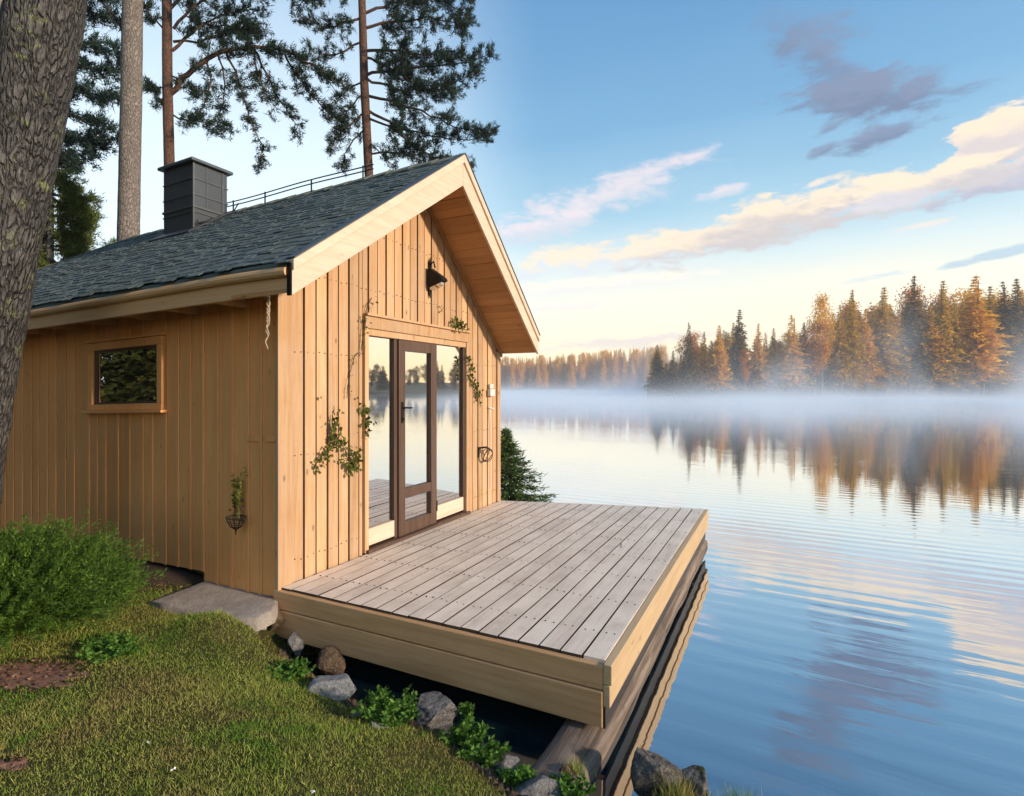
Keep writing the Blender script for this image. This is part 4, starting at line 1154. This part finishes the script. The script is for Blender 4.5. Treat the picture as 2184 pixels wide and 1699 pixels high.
# reddish pine behind the ridge
B4 = []
def side_branches(lst):
    for (v0, pts, th, sp, dn) in lst: B4.append(([(777 + (v0 - 180) * .03, v0)] + pts, th, sp, dn))
side_branches([
    (30, [(850, 5), (930, -10), (990, 30)], .05, 60, 1.2), (60, [(850, 45), (930, 40), (985, 55)], .05, 58, 1.2), (-60, [(860, -90), (950, -70), (1000, -20)], .05, 60, 1.2),
    (110, [(850, 110), (920, 120), (975, 115)], .05, 58, 1.3), (120, [(840, 150), (900, 190), (960, 200)], .045, 52, 1.2),
    (160, [(850, 150), (930, 140), (1000, 135), (1040, 118)], .05, 48, 1.2), (170, [(860, 195), (930, 190), (1010, 160)], .045, 50, 1.2),
    (205, [(840, 215), (900, 240), (970, 270), (1040, 290)], .05, 48, 1.1), (235, [(830, 260), (880, 310), (930, 340), (1000, 350)], .05, 42, 1.0),
    (250, [(840, 270), (920, 290), (1000, 300), (1050, 285)], .04, 40, .9), (330, [(850, 325), (910, 350), (985, 345)], .035, 40, .8),
    (0, [(720, -20), (670, -10), (640, 10)], .05, 50, 1.1), (40, [(730, 50), (690, 60), (655, 40)], .04, 46, 1.1), (-80, [(700, -110), (640, -60)], .05, 60, 1.2),
    (90, [(735, 110), (700, 120), (670, 110)], .035, 36, .7), (170, [(745, 190), (715, 220), (700, 250)], .03, 30, .6), (240, [(750, 265), (722, 290), (705, 320)], .035, 34, .8),
    (270, [(755, 300), (735, 330), (730, 350)], .03, 32, .8), (300, [(815, 330), (835, 350)], .03, 26, .7), (200, [(740, 240), (712, 300)], .03, 28, .6)])
pine((800, 400), 18, [(796, 520), (786, 360), (777, 180), (772, 0), (768, -300)], [.18, .152, .142, .135, .12, .08], 'bark_red', B4,
     'reddish pine with dark spreading crown behind the roof ridge', 4)
# slim pine behind the chimney with a long arching branch
B3 = [([(366, 200), (400, 160), (470, 108), (540, 98), (610, 108), (670, 140), (720, 175), (762, 200)], .085, 40, 1.0)]
for p_, th, sp, dn in [
    ([(480, 105), (500, 150), (520, 200), (530, 250), (560, 310), (556, 350)], .04, 36, .85), ([(540, 100), (570, 160), (600, 220), (640, 280)], .04, 40, .9), ([(600, 108), (640, 170), (690, 230), (720, 250)], .04, 38, .8),
    ([(440, 125), (450, 170), (440, 215), (420, 250)], .03, 36, .9), ([(470, 108), (480, 180), (470, 240), (480, 275)], .03, 36, .9), ([(540, 98), (550, 170), (580, 230)], .03, 36, .9), ([(660, 135), (690, 160), (720, 200)], .03, 36, .8),
    ([(366, 110), (420, 60), (480, 30), (540, 20)], .05, 50, 1.2), ([(366, 60), (420, 10), (500, -30), (560, -20)], .05, 60, 1.2), ([(366, 20), (430, -60), (540, -60), (620, -30)], .05, 60, 1.2), ([(440, 50), (500, 60), (540, 70)], .03, 46, 1.2),
    ([(368, 245), (400, 262), (440, 262), (470, 280)], .03, 34, .9), ([(368, 90), (420, 90), (480, 70), (560, 60)], .04, 44, 1.2),
    ([(346, 185), (330, 190), (318, 185)], .025, 26, 1.0), ([(352, 210), (335, 225)], .02, 20, 1.0), ([(350, 60), (320, 40), (300, 0)], .03, 40, 1.0), ([(366, 160), (395, 180), (420, 200)], .03, 32, 1.0)]:
    B3.append((p_, th, sp, dn))
pine((362, 400), 17, [(362, 520), (361, 345), (357, 180), (356, 0), (350, -300)], [.18, .155, .148, .142, .136, .10], 'bark_red', B3,
     'slim pine with a long arching branch rising behind the chimney', 3)
# thick grey trunk left of the chimney
B2 = [([(262, 60), (230, 20), (215, -30)], .03, 30, .5), ([(285, -40), (330, -60), (400, -50)], .04, 50, 1.0)]
pine((270, 560), 11, [(273, 560), (276, 400), (280, 200), (283, 0), (286, -300)], [.22, .195, .19, .185, .178, .15], 'bark_grey', B2,
     'tall straight grey pine trunk rising left of the chimney', 2)
# dark pine between the two near trunks
B5 = []
for (v0, tips) in ((-120, [(160, -130), (240, -90)]), (-40, [(150, -40), (230, -10)]), (30, [(160, 20), (240, 40)]), (80, [(150, 80), (215, 100), (245, 110)]), (130, [(150, 140), (210, 150), (248, 150)]), (190, [(150, 195), (215, 205), (246, 200)]),
                   (235, [(140, 240), (190, 265), (225, 270)]), (275, [(130, 285), (190, 300), (248, 296)]), (310, [(120, 325), (170, 330), (215, 318)]), (60, [(60, 60), (20, 80)]), (150, [(50, 150), (10, 170)]), (240, [(40, 250), (5, 270)]), (330, [(40, 340), (10, 360)]), (0, [(40, -10), (0, 10)]), (345, [(130, 350), (160, 352)])):
    B5.append(([(95 - v0 * .02, v0)] + tips, .05, 42, 1.5))
pine((80, 600), 14, [(80, 600), (88, 300), (95, 0), (100, -300)], [.24, .2, .18, .15, .1], 'bark_grey', B5,
     'dark blue green pine seen between the leaning trunk and the grey trunk', 5, 'needle_blue', tuftL=.15)
B6 = []
for v0, w_ in ((372, 10), (395, 50), (420, 85), (450, 85), (480, 72), (510, 70), (540, 70), (565, 55), (590, 50), (430, 60), (465, 80), (500, 60), (530, 55), (560, 60)):
    B6.append(([(110, v0 - 5), (115 + w_ * .5, v0 + 2), (108 + w_, v0 + 8)], .03, 30, 1.6)); B6.append(([(110, v0 - 5), (90, v0), (60, v0 + 10)], .03, 34, 1.4))
pine((105, 640), 12, [(105, 640), (108, 500), (112, 370)], [.12, .09, .06, .02], 'bark_grey', B6, 'bushy sunlit green conifer behind the far end of the roof', 6, 'needle_green', tuftL=.13, name='conifer')
B7 = [([(205, 600), (200, 560), (185, 535), (170, 520)], .02, 22, .8), ([(205, 600), (215, 560), (230, 530), (245, 520)], .02, 22, .8), ([(205, 600), (207, 560), (210, 540)], .02, 20, .8), ([(205,600),(160,575),(150,560)], .02, 26, 1.2)]
pine((205, 640), 16, [(205, 640), (205, 600)], [.06, .05, .03], 'bark_grey', B7, 'low leafy shrub showing over the roof hip beside the grey trunk', 7, 'needle_green', tuftL=.10, name='shrub')

# ------------------------------------------------------------------ far forest
def far_proto(kind, seed):
    r = np.random.default_rng(seed); C = []; D = []; L = []; Wd = []
    if kind == 'spruce':                             # unit height 1
        for z in np.linspace(.14, .985, 38):
            R = (.185 * (1 - z) ** 1.0 + .005) * r.uniform(.7, 1.2); nb = 12 if z < .8 else 7
            for k in range(nb):
                a = r.uniform(0, 6.283); l_ = R * r.uniform(.5, 1.15); dv = np.array([math.cos(a), math.sin(a), -.22 - .25 * r.random() + .5 * max(0, z - .8) * 3])
                for t in np.linspace(.1, 1, 7):
                    C.append(np.array([0, 0, z]) + dv * l_ * t + r.normal(0, .004, 3)); D.append(dv * 1.0 + r.normal(0, .6, 3)); q_ = .25 + .8 * min(1, (1 - z) * 1.8); L.append(.038 * q_ * r.uniform(.6, 1.3)); Wd.append(.019 * q_)
        for z in np.linspace(.92, 1.0, 10): C.append(np.array([0, 0, z - .02])); D.append(np.array([r.normal(0, .15), r.normal(0, .15), 1.0])); L.append(.034); Wd.append(.005)
    elif kind == 'birch':
        for q in range(44):
            z = r.uniform(.32, .95); R = .165 * math.sin(math.pi * min(1, (1.02 - z) / .66)) ** .7; a = r.uniform(0, 6.283); rr_ = R * r.uniform(.1, 1)
            c0 = np.array([math.cos(a) * rr_, math.sin(a) * rr_, z]); m_ = 100
            C += list(c0 + r.normal(0, 1, (m_, 3)) * np.array([.032, .032, .04])); D += list(r.normal(0, 1, (m_, 3)) + np.array([0, 0, -.2])); L += [.019] * m_; Wd += [.013] * m_
    else:                                             # broad pine with bare lower trunk
        for q in range(30):
            z = r.uniform(.42, .97); R = .20 * (1.08 - z) ** .5; a = r.uniform(0, 6.283); rr_ = R * r.uniform(.2, 1.2)
            c0 = np.array([math.cos(a) * rr_, math.sin(a) * rr_, z]); m_ = 110
            C += list(c0 + r.normal(0, 1, (m_, 3)) * np.array([.045, .045, .014])); D += list(r.normal(0, 1, (m_, 3)) * np.array([1, 1, .5])); L += [.024] * m_; Wd += [.014] * m_
    C = np.array(C); D = np.array(D)
    return blades(C, D, np.array(L), np.array(Wd), r, (.3, -.9, .35))
MESH = {}
def far_mesh(kind, i, matk):
    key = (kind, i, matk)
    if key not in MESH:
        V = far_proto(kind, {'spruce': 100, 'birch': 200, 'pine': 300}[kind] + i)
        o = np_mesh('crown', V, M[matk]); MESH[key] = o.data; bpy.data.objects.remove(o)
    return MESH[key]
def far_trunk(kind, i):
    key = ('trunk', kind, i)
    if key not in MESH:
        mb = MB(); r = random.Random(i * 7 + len(kind)); b = .012 if kind != 'birch' else .009
        lean = r.uniform(-.03, .03)
        mb.tube([(0, 0, -.03), (lean * .4, 0, .3), (lean * .8, lean * .3, .62), (lean, 0, .96)], [b, b * .8, b * .5, b * .12], 6)
        if kind == 'birch':
            for q in range(7):
                z = r.uniform(.25, .7); a = r.uniform(0, 6.28); mb.tube([(lean * z, 0, z), (math.cos(a) * .06, math.sin(a) * .06, z + .12), (math.cos(a) * .1, math.sin(a) * .1, z + .25)], [.003, .002, .001], 4, False)
        o = mb.build('trunk', M['birch_bark'] if kind == 'birch' else M['far_bark']); MESH[key] = o.data; bpy.data.objects.remove(o)
    return MESH[key]
def far_tree(name, x, y, zb, H, wide, kind, i, matk, label, group, rot):
    e = empty(name, (x, y, zb), label, 'tree', group); e.rotation_euler.z = (rot - 3.14) * .2
    e.scale = (H * wide, H * wide, H)
    for nm, me in (('trunk', far_trunk(kind, i)), ('crown', far_mesh(kind, i, matk))):
        o = bpy.data.objects.new(nm, me); COL.objects.link(o); o.parent = e
    return e
SHORE = [(1385, 126), (1600, 129), (1800, 133), (2000, 138), (2200, 143), (2500, 152)]
def shore_y(u): return float(np.interp(u, [a for a, b in SHORE], [b for a, b in SHORE]))
front = [(1402, 736, 'spruce', 'far_dark', 1.2, 'dark spruce'), (1436, 748, 'spruce', 'far_dark', 1.2, 'short dark spruce'), (1469, 688, 'spruce', 'far_dark', .8, 'narrow pointed dark spruce'), (1502, 708, 'spruce', 'far_gold', 1.0, 'slim golden conifer'),
    (1534, 694, 'spruce', 'far_gold', 1.2, 'golden conifer'), (1578, 660, 'spruce', 'far_dark', 1.15, 'tall dark spruce'), (1618, 690, 'spruce', 'far_gold', 1.1, 'small golden conifer'), (1650, 700, 'spruce', 'far_olive', .9, 'narrow olive spruce'),
    (1688, 672, 'spruce', 'far_gold', 1.3, 'bright yellow conifer'), (1715, 688, 'spruce', 'far_dark', .9, 'dark spruce'), (1754, 630, 'birch', 'far_gold', .6, 'tall thin golden birch'), (1738, 690, 'birch', 'far_rust', 1.1, 'orange rust birch'),
    (1792, 650, 'spruce', 'far_olive', .9, 'olive spruce'), (1818, 618, 'spruce', 'far_olive', .8, 'tall olive spruce'), (1846, 660, 'spruce', 'far_gold', 1.1, 'golden conifer'), (1886, 612, 'spruce', 'far_olive', 1.1, 'tall sunlit spruce'),
    (1915, 660, 'spruce', 'far_gold', 1.1, 'golden spruce'), (1950, 588, 'spruce', 'far_dark', 1.1, 'tallest dark spruce'), (1985, 650, 'spruce', 'far_gold', 1.3, 'golden conifer'), (2012, 598, 'spruce', 'far_olive', 1.0, 'tall olive spruce'),
    (2036, 640, 'spruce', 'far_olive', 1.0, 'olive spruce'), (2082, 588, 'spruce', 'far_gold', 1.55, 'broad golden conifer'), (2112, 610, 'spruce', 'far_olive', 1.0, 'olive spruce'), (2140, 600, 'spruce', 'far_dark', 1.0, 'dark spruce'), (2168, 594, 'spruce', 'far_dark', 1.1, 'tall dark spruce'),
    (2200, 600, 'spruce', 'far_dark', 1.1, 'dark spruce'), (2098, 680, 'birch', 'far_gold', .9, 'pale trunked birch'), (2150, 670, 'birch', 'far_gold', .8, 'white trunked birch'), (1590, 745, 'birch', 'far_rust', .8, 'bare pale birch'), (1663, 730, 'birch', 'far_rust', .8, 'leaning pale birch')]
ordn = ['first', 'second', 'third', 'fourth', 'fifth', 'sixth', 'seventh', 'eighth', 'ninth', 'tenth', 'eleventh', 'twelfth', 'thirteenth', 'fourteenth', 'fifteenth', 'sixteenth', 'seventeenth', 'eighteenth', 'nineteenth', 'twentieth',
        'twenty first', 'twenty second', 'twenty third', 'twenty fourth', 'twenty fifth', 'twenty sixth', 'twenty seventh', 'twenty eighth', 'twenty ninth', 'thirtieth']
rf_ = np.random.default_rng(77)
front.sort()
for j, (u, v, kind, mk, wd, ds) in enumerate(front):
    y = shore_y(u) + rf_.uniform(0, 5); p_ = at(u, v, y); zb = -1.6
    far_tree({'spruce': 'spruce_tree', 'birch': 'birch_tree', 'pine': 'pine_tree'}[kind], p_.x, y, zb, p_.z - zb, wd * 1.2, kind, j % 4, mk, f'{ds}, {ordn[j]} from the left in the front row across the lake', 'front row of the forest across the lake', rf_.uniform(0, 6.28))
envu = sorted((a[0], a[1]) for a in front)
def env(u): return float(np.interp(u, [a for a, b in envu], [b for a, b in envu]))
j = 0
while j < 268:
    u = rf_.uniform(1392, 2330); y = shore_y(u) + rf_.uniform(4, 30); vt = min(env(u) + 12 + rf_.gamma(2, 13), 775)
    if u > 2184: vt = 600 + rf_.gamma(2, 16)
    kind = rf_.choice(['spruce'] * 5 + ['birch']); mk = rf_.choice(['far_dark', 'far_olive', 'far_olive', 'far_gold', 'far_gold', 'far_gold']) if kind == 'spruce' else rf_.choice(['far_gold', 'far_gold', 'far_rust'])
    p_ = at(u, vt, y); zb = -1.5
    far_tree('spruce_tree' if kind == 'spruce' else 'birch_tree', p_.x, y, zb, p_.z - zb, rf_.uniform(1.0, 1.45), kind, int(rf_.integers(4)), mk,
             'conifer partly hidden behind the front row of trees across the lake' if kind == 'spruce' else 'golden birch partly hidden behind the front row of trees across the lake',
             'conifers behind the front row' if kind == 'spruce' else 'birches behind the front row', rf_.uniform(0, 6.28)); j += 1
# far woods read as a single mass
def wood_mass(name, items):
    Vs = []
    for (x, y, zb, H, wd, kind, i) in items:
        V = far_proto(kind, 500 + i)
        a = rf_.uniform(0, 6.28); c, s_ = math.cos(a), math.sin(a)
        X = (V[:, 0] * c - V[:, 1] * s_) * H * wd + x; Y = (V[:, 0] * s_ + V[:, 1] * c) * H * wd + y
        Vs.append(np.column_stack([X, Y, V[:, 2] * H + zb]))
    return Vs
items = []
for k in range(270):
    u = rf_.uniform(985, 1420); y = rf_.uniform(395, 450); vt = np.interp(u, [1000, 1060, 1200, 1330, 1420], [768, 766, 757, 746, 738]) + rf_.gamma(2, 4.5) - 4; p_ = at(u, vt, y)
    items.append((p_.x, y, -1.5, p_.z + 1.5, rf_.uniform(.8, 1.2), 'spruce' if rf_.random() < .92 else 'birch', int(k % 5)))
o = np_mesh('distant_wood', np.concatenate(wood_mass('w', items)), M['far_gold']); tag(o, kind='stuff')
items = []
for k in range(120):                                     # the shore round to the right, mirrored in the doors
    a = rf_.uniform(44, 100); R = rf_.uniform(215, 260); x, y = R * math.sin(math.radians(a)), R * math.cos(math.radians(a))
    items.append((x, y, -1.5, rf_.uniform(8, 14), rf_.uniform(1.1, 1.6), 'spruce' if rf_.random() < .6 else 'birch', int(k % 5)))
o = np_mesh('right_shore_wood', np.concatenate(wood_mass('w', items)), M['far_dark']); tag(o, kind='stuff')
items = []
for k in range(80):                                      # woodland to the left, mirrored in the side window
    items.append((rf_.uniform(-24, -11), rf_.uniform(-10, 10), -1.6, rf_.uniform(7, 13), rf_.uniform(.9, 1.5), 'birch' if rf_.random() < .6 else 'spruce', int(k % 5)))
Vw = np.concatenate(wood_mass('w', items)).reshape(-1, 3, 3); cw = Vw.mean(axis=1, keepdims=True)
Vw = np.concatenate([(cw + (Vw - cw) * .38 + rng.normal(0, .16, cw.shape)).reshape(-1, 3) for _ in range(4)])
o = np_mesh('left_woodland', Vw, M['wood_leaf']); tag(o, kind='stuff')
# banks under the far woods
fb = MB()
def bank(line):
    for (x0, y0), (x1, y1) in zip(line[:-1], line[1:]):
        def out(x, y, k, z): R = math.hypot(x, y); return (x * (1 + k / R), y * (1 + k / R), z)
        prev = None
        for k, z in ((-7, -2.6), (-4, -2.0), (2, -1.5), (40, -.5), (120, 4)):
            cur = (out(x0, y0, k, z), out(x1, y1, k, z))
            if prev: fb.quad(prev[0], prev[1], cur[1], cur[0])
            prev = cur
bank([((u - CU) / F * shore_y(u), shore_y(u)) for u in (1380, 1500, 1600, 1700, 1800, 1900, 2000, 2200, 2500)] + [(230, 130), (225, 60), (205, -20), (190, -90)])
bank([((u - CU) / F * 395, 395.) for u in (850, 950, 1060, 1200, 1300, 1430, 1560)])
tag(fb.build('far_shore', M['ground']), kind='structure')

# ------------------------------------------------------------------ air and mist
def vol_box(name, x0, x1, y0, y1, z0, z1, mat):
    mb = MB(); mb.hexa([(x0, y0, z0), (x1, y0, z0), (x1, y1, z0), (x0, y1, z0)], [(x0, y0, z1), (x1, y0, z1), (x1, y1, z1), (x0, y1, z1)])
    return tag(mb.build(name, mat), kind='stuff')
m, nt, out = material('mist_air')
p = nt.pos(); sep = nt.new('ShaderNodeSeparateXYZ'); nt.l.new(p, sep.inputs[0]); X, Y, Z = sep.outputs
h = nt.m('MAXIMUM', nt.m('SUBTRACT', Z, ZW), 0.0)
n1 = nt.noise(nt.map(p, sc=(.020, .020, .05)), 1.0, 4, .6)
n2 = nt.noise(nt.map(p, loc=(7, 3, 0), sc=(.065, .05, .035)), 1.0, 4, .6)
low = nt.m('MULTIPLY', nt.m('EXPONENT', nt.m('MULTIPLY', h, -1 / .75)), nt.lin(n1, .34, .66, .0, 2.0))
wisp = nt.m('MULTIPLY', nt.m('EXPONENT', nt.m('MULTIPLY', h, -1 / 6.0)), nt.smooth(n2, .48, .66))
shoreband = nt.m('MULTIPLY', nt.smooth(Y, 60, 110), nt.smooth(nt.m('SUBTRACT', X, nt.m('MULTIPLY', Y, .95)), 45, 8))
near = nt.m('MULTIPLY', nt.smooth(Y, 16, 48), nt.smooth(nt.m('SUBTRACT', X, nt.m('MULTIPLY', Y, .95)), 45, 8))
dens = nt.m('ADD', nt.m('MULTIPLY', nt.m('MULTIPLY', low, near), .050), nt.m('MULTIPLY', nt.m('MULTIPLY', wisp, nt.m('MULTIPLY', shoreband, nt.smooth(X, 15, 65))), .075))
base = nt.m('MULTIPLY', nt.m('MULTIPLY', nt.m('EXPONENT', nt.m('MULTIPLY', h, -1 / 4.0)), shoreband), .0026)
dens = nt.m('MULTIPLY', nt.m('ADD', dens, base), nt.lin(Y, 170, 260, 1, .22))
vs = nt.new('ShaderNodeVolumePrincipled'); nt.l.new(dens, vs.inputs['Density']); vs.inputs['Color'].default_value = (.80, .89, 1, 1); vs.inputs['Anisotropy'].default_value = .0
nt.l.new(vs.outputs[0], out.inputs['Volume']); m.cycles.volume_step_rate = .22 if hasattr(m, 'cycles') else 1
M['mist'] = m
vol_box('mist', -60, 260, 15, 460, ZW + .01, 22, M['mist'])
m, nt, out = material('haze_air')
vs = nt.new('ShaderNodeVolumePrincipled'); vs.inputs['Density'].default_value = .0004; vs.inputs['Color'].default_value = (.95, .96, 1, 1)
nt.l.new(vs.outputs[0], out.inputs['Volume'])
vol_box('haze', -200, 330, -120, 620, -5.5, 48, m)

# ------------------------------------------------------------------ light and sky
SUN_AZ, SUN_EL = math.atan2(.90, -.436), math.radians(16)      # azimuth from +Y towards +X
sd = Vector((math.sin(SUN_AZ) * math.cos(SUN_EL), math.cos(SUN_AZ) * math.cos(SUN_EL), math.sin(SUN_EL)))
sun = bpy.data.lights.new('sun', 'SUN'); sun.energy = 2.6; sun.angle = math.radians(3.5); sun.color = (1, .82, .62)
so_ = bpy.data.objects.new('sun', sun); COL.objects.link(so_); so_.rotation_euler = sd.to_track_quat('Z', 'Y').to_euler()

world = bpy.data.worlds.new('World'); scene.world = world; world.use_nodes = True
world.node_tree.nodes.clear(); nt = NT(world.node_tree)
out = nt.new('ShaderNodeOutputWorld')
sky = nt.new('ShaderNodeTexSky', sky_type='NISHITA'); sky.sun_disc = False; sky.sun_elevation = SUN_EL; sky.sun_rotation = SUN_AZ
sky.air_density = 1.0; sky.dust_density = .6; sky.ozone_density = 2.0
bg1 = nt.new('ShaderNodeBackground'); bg1.inputs[1].default_value = .15; nt.l.new(sky.outputs[0], bg1.inputs[0])
dirv = nt.new('ShaderNodeTexCoord').outputs['Generated']
sp = nt.new('ShaderNodeSeparateXYZ'); nt.l.new(dirv, sp.inputs[0])
DEG = 180 / math.pi
az = nt.m('MULTIPLY', nt.m('ARCTAN2', sp.outputs[0], sp.outputs[1]), DEG)
el = nt.m('MULTIPLY', nt.m('ARCSINE', sp.outputs[2]), DEG)
cv = nt.new('ShaderNodeCombineXYZ'); nt.put(cv.inputs[0], az); nt.put(cv.inputs[1], el); V2 = cv.outputs[0]
def azel(u, v):
    a = math.atan((u - CU) / F); return math.degrees(a), math.degrees(math.atan((HV - v) / F * math.cos(a)))
# blue depth by height, warm pale glow towards the horizon, pale veil to the left
elw = nt.m('ADD', el, nt.m('MULTIPLY', nt.m('SUBTRACT', nt.noise(nt.map(V2, sc=(.035, .16, 1)), 1.0, 4, .55), .5), 5.0))
skycol = nt.ramp(nt.lin(elw, 0, 45), [(0, (.66, .45, .22)), (.075, (.67, .53, .32)), (.17, (.60, .53, .39)), (.28, (.40, .46, .45)), (.38, (.215, .345, .42)), (.55, (.105, .235, .365)), (.8, (.062, .165, .31)), (1, (.046, .135, .28))])
veil = nt.m('MULTIPLY', nt.smooth(az, 4, -16), nt.smooth(el, 52, 14))
skycol = nt.mix(nt.m('MULTIPLY', veil, .92), skycol, (.50, .57, .60))
fbm = nt.noise(nt.map(V2, sc=(.16, .42, 1)), 1.0, 7, .6, .4)
fbm2 = nt.noise(nt.map(V2, loc=(9, 4, 0), sc=(.34, .85, 1)), 1.0, 8, .66, .3)
col = skycol
LIT, SHD = (.58, .465, .325), (.36, .31, .29)
PNK, PNS = (.50, .43, .43), (.38, .39, .42)
GRY, GRS = (.125, .15, .215), (.095, .12, .18)
CREAM = (.98, .86, .68)
clouds = [  # u, v, rx, ry (px), rot deg, lit, shade, alpha, soft
    (1290, 735, 230, 14, 4, (.42, .36, .36), (.46, .38, .34), .8, .8), (1240, 610, 230, 20, 3, (.66, .55, .42), (.50, .46, .44), .75, .8), (1180, 655, 120, 12, 3, (.54, .47, .43), (.48, .43, .41), .7, .8),
    (1280, 430, 230, 46, 17, PNK, PNS, .85, .9), (1180, 478, 170, 26, 12, PNK, PNS, .8, .9), (1540, 412, 60, 12, 10, PNK, PNS, .8, .8), (1745, 392, 40, 8, 12, LIT, PNK, .8, .8),
    (1330, 545, 330, 38, 6, LIT, (.42, .44, .45), .95, .7), (1610, 490, 320, 44, 9, LIT, SHD, .97, .7), (1730, 440, 240, 40, 6, LIT, SHD, .97, .6), (1850, 450, 120, 22, 2, (.48, .44, .42), SHD, .8, .8),
    (1960, 395, 190, 34, 7, LIT, (.40, .37, .38), .97, .5), (2150, 372, 170, 44, 6, (.46, .39, .33), (.27, .26, .30), .98, .45), (2190, 288, 150, 66, 10, LIT, (.40, .34, .32), 1, .35), (2100, 345, 90, 30, 8, LIT, (.36, .31, .30), .98, .4), (2290, 300, 150, 110, 8, LIT, (.32, .30, .33), .98, .5),
    (2135, 272, 95, 46, 4, LIT, (.42, .36, .33), 1, .3), (2215, 250, 100, 50, 4, LIT, (.42, .36, .33), 1, .3), (2060, 372, 95, 30, 4, LIT, (.36, .32, .31), 1, .4), (1990, 478, 70, 10, 4, LIT, PNK, .6, .8), (2120, 545, 130, 10, 9, (.22, .31, .38), (.21, .30, .37), .75, .7), (1880, 590, 90, 9, 6, (.31, .39, .44), (.30, .36, .42), .6, .8),
    (1720, 60, 110, 50, -20, GRY, GRS, .55, 1.0), (1750, 125, 120, 62, -32, GRY, GRS, .9, .9), (1850, 205, 165, 54, -8, GRY, GRS, 1, .75), (1870, 293, 115, 27, 8, GRY, GRS, .95, .75), (1770, 275, 50, 16, 20, GRY, GRS, .8, .8), (1755, 320, 40, 12, 20, GRY, GRS, .75, .8)]
for (u, v, rx, ry, rot, lit, shd, al, soft) in clouds:
    ca, ce = azel(u, v); a1 = azel(u + rx, v)[0] - azel(u - rx, v)[0]; e1 = azel(u, v - ry)[1] - azel(u, v + ry)[1]
    q = nt.map(V2, loc=(ca, ce, 0), rot=(0, 0, math.radians(rot)), sc=(max(a1 / 2, .1), max(e1 / 2, .1), 1), typ='TEXTURE')
    ln = nt.new('ShaderNodeVectorMath', operation='LENGTH'); nt.l.new(q, ln.inputs[0])
    f = nt.m('SUBTRACT', 1.0, ln.outputs['Value'])
    f = nt.m('ADD', f, nt.m('MULTIPLY', nt.m('SUBTRACT', fbm, .5), 2.6)); f = nt.m('ADD', f, nt.m('MULTIPLY', nt.m('SUBTRACT', fbm2, .5), 2.1))
    alpha = nt.m('MULTIPLY', nt.smooth(f, -.22, -.17 + soft), al)
    sq = nt.new('ShaderNodeSeparateXYZ'); nt.l.new(q, sq.inputs[0])
    sh_ = nt.smooth(nt.m('ADD', sq.outputs[1], nt.m('MULTIPLY', nt.m('SUBTRACT', fbm2, .5), 2.2)), .45, -.5)
    col = nt.mix(alpha, col, nt.mix(sh_, lit, shd))
bg2 = nt.new('ShaderNodeBackground'); bg2.inputs[1].default_value = 1.0; nt.l.new(col, bg2.inputs[0])
ms = nt.new('ShaderNodeMixShader'); ms.inputs[0].default_value = .86
nt.l.new(bg1.outputs[0], ms.inputs[1]); nt.l.new(bg2.outputs[0], ms.inputs[2]); nt.l.new(ms.outputs[0], out.inputs[0])
world.cycles.sampling_method = 'MANUAL'; world.cycles.sample_map_resolution = 1024

# ------------------------------------------------------------------ camera and render settings
cam = bpy.data.cameras.new('camera'); co = bpy.data.objects.new('camera', cam); COL.objects.link(co)
cam.sensor_fit = 'HORIZONTAL'; cam.sensor_width = 36; cam.lens = 36 * F / 2184
cam.shift_y = (HV - 1699 / 2) / 2184; cam.clip_start = .05; cam.clip_end = 5000
co.location = (0, 0, 0); co.rotation_euler = (math.pi / 2, 0, 0)
scene.camera = co
scene.view_settings.view_transform = 'Standard'; scene.view_settings.look = 'None'; scene.view_settings.exposure = 1.05; scene.view_settings.gamma = 1
cy = scene.cycles
cy.use_denoising = True; cy.max_bounces = 6; cy.diffuse_bounces = 3; cy.glossy_bounces = 4; cy.transmission_bounces = 2; cy.volume_bounces = 3; cy.transparent_max_bounces = 8
cy.caustics_reflective = False; cy.caustics_refractive = False; cy.sample_clamp_indirect = 4
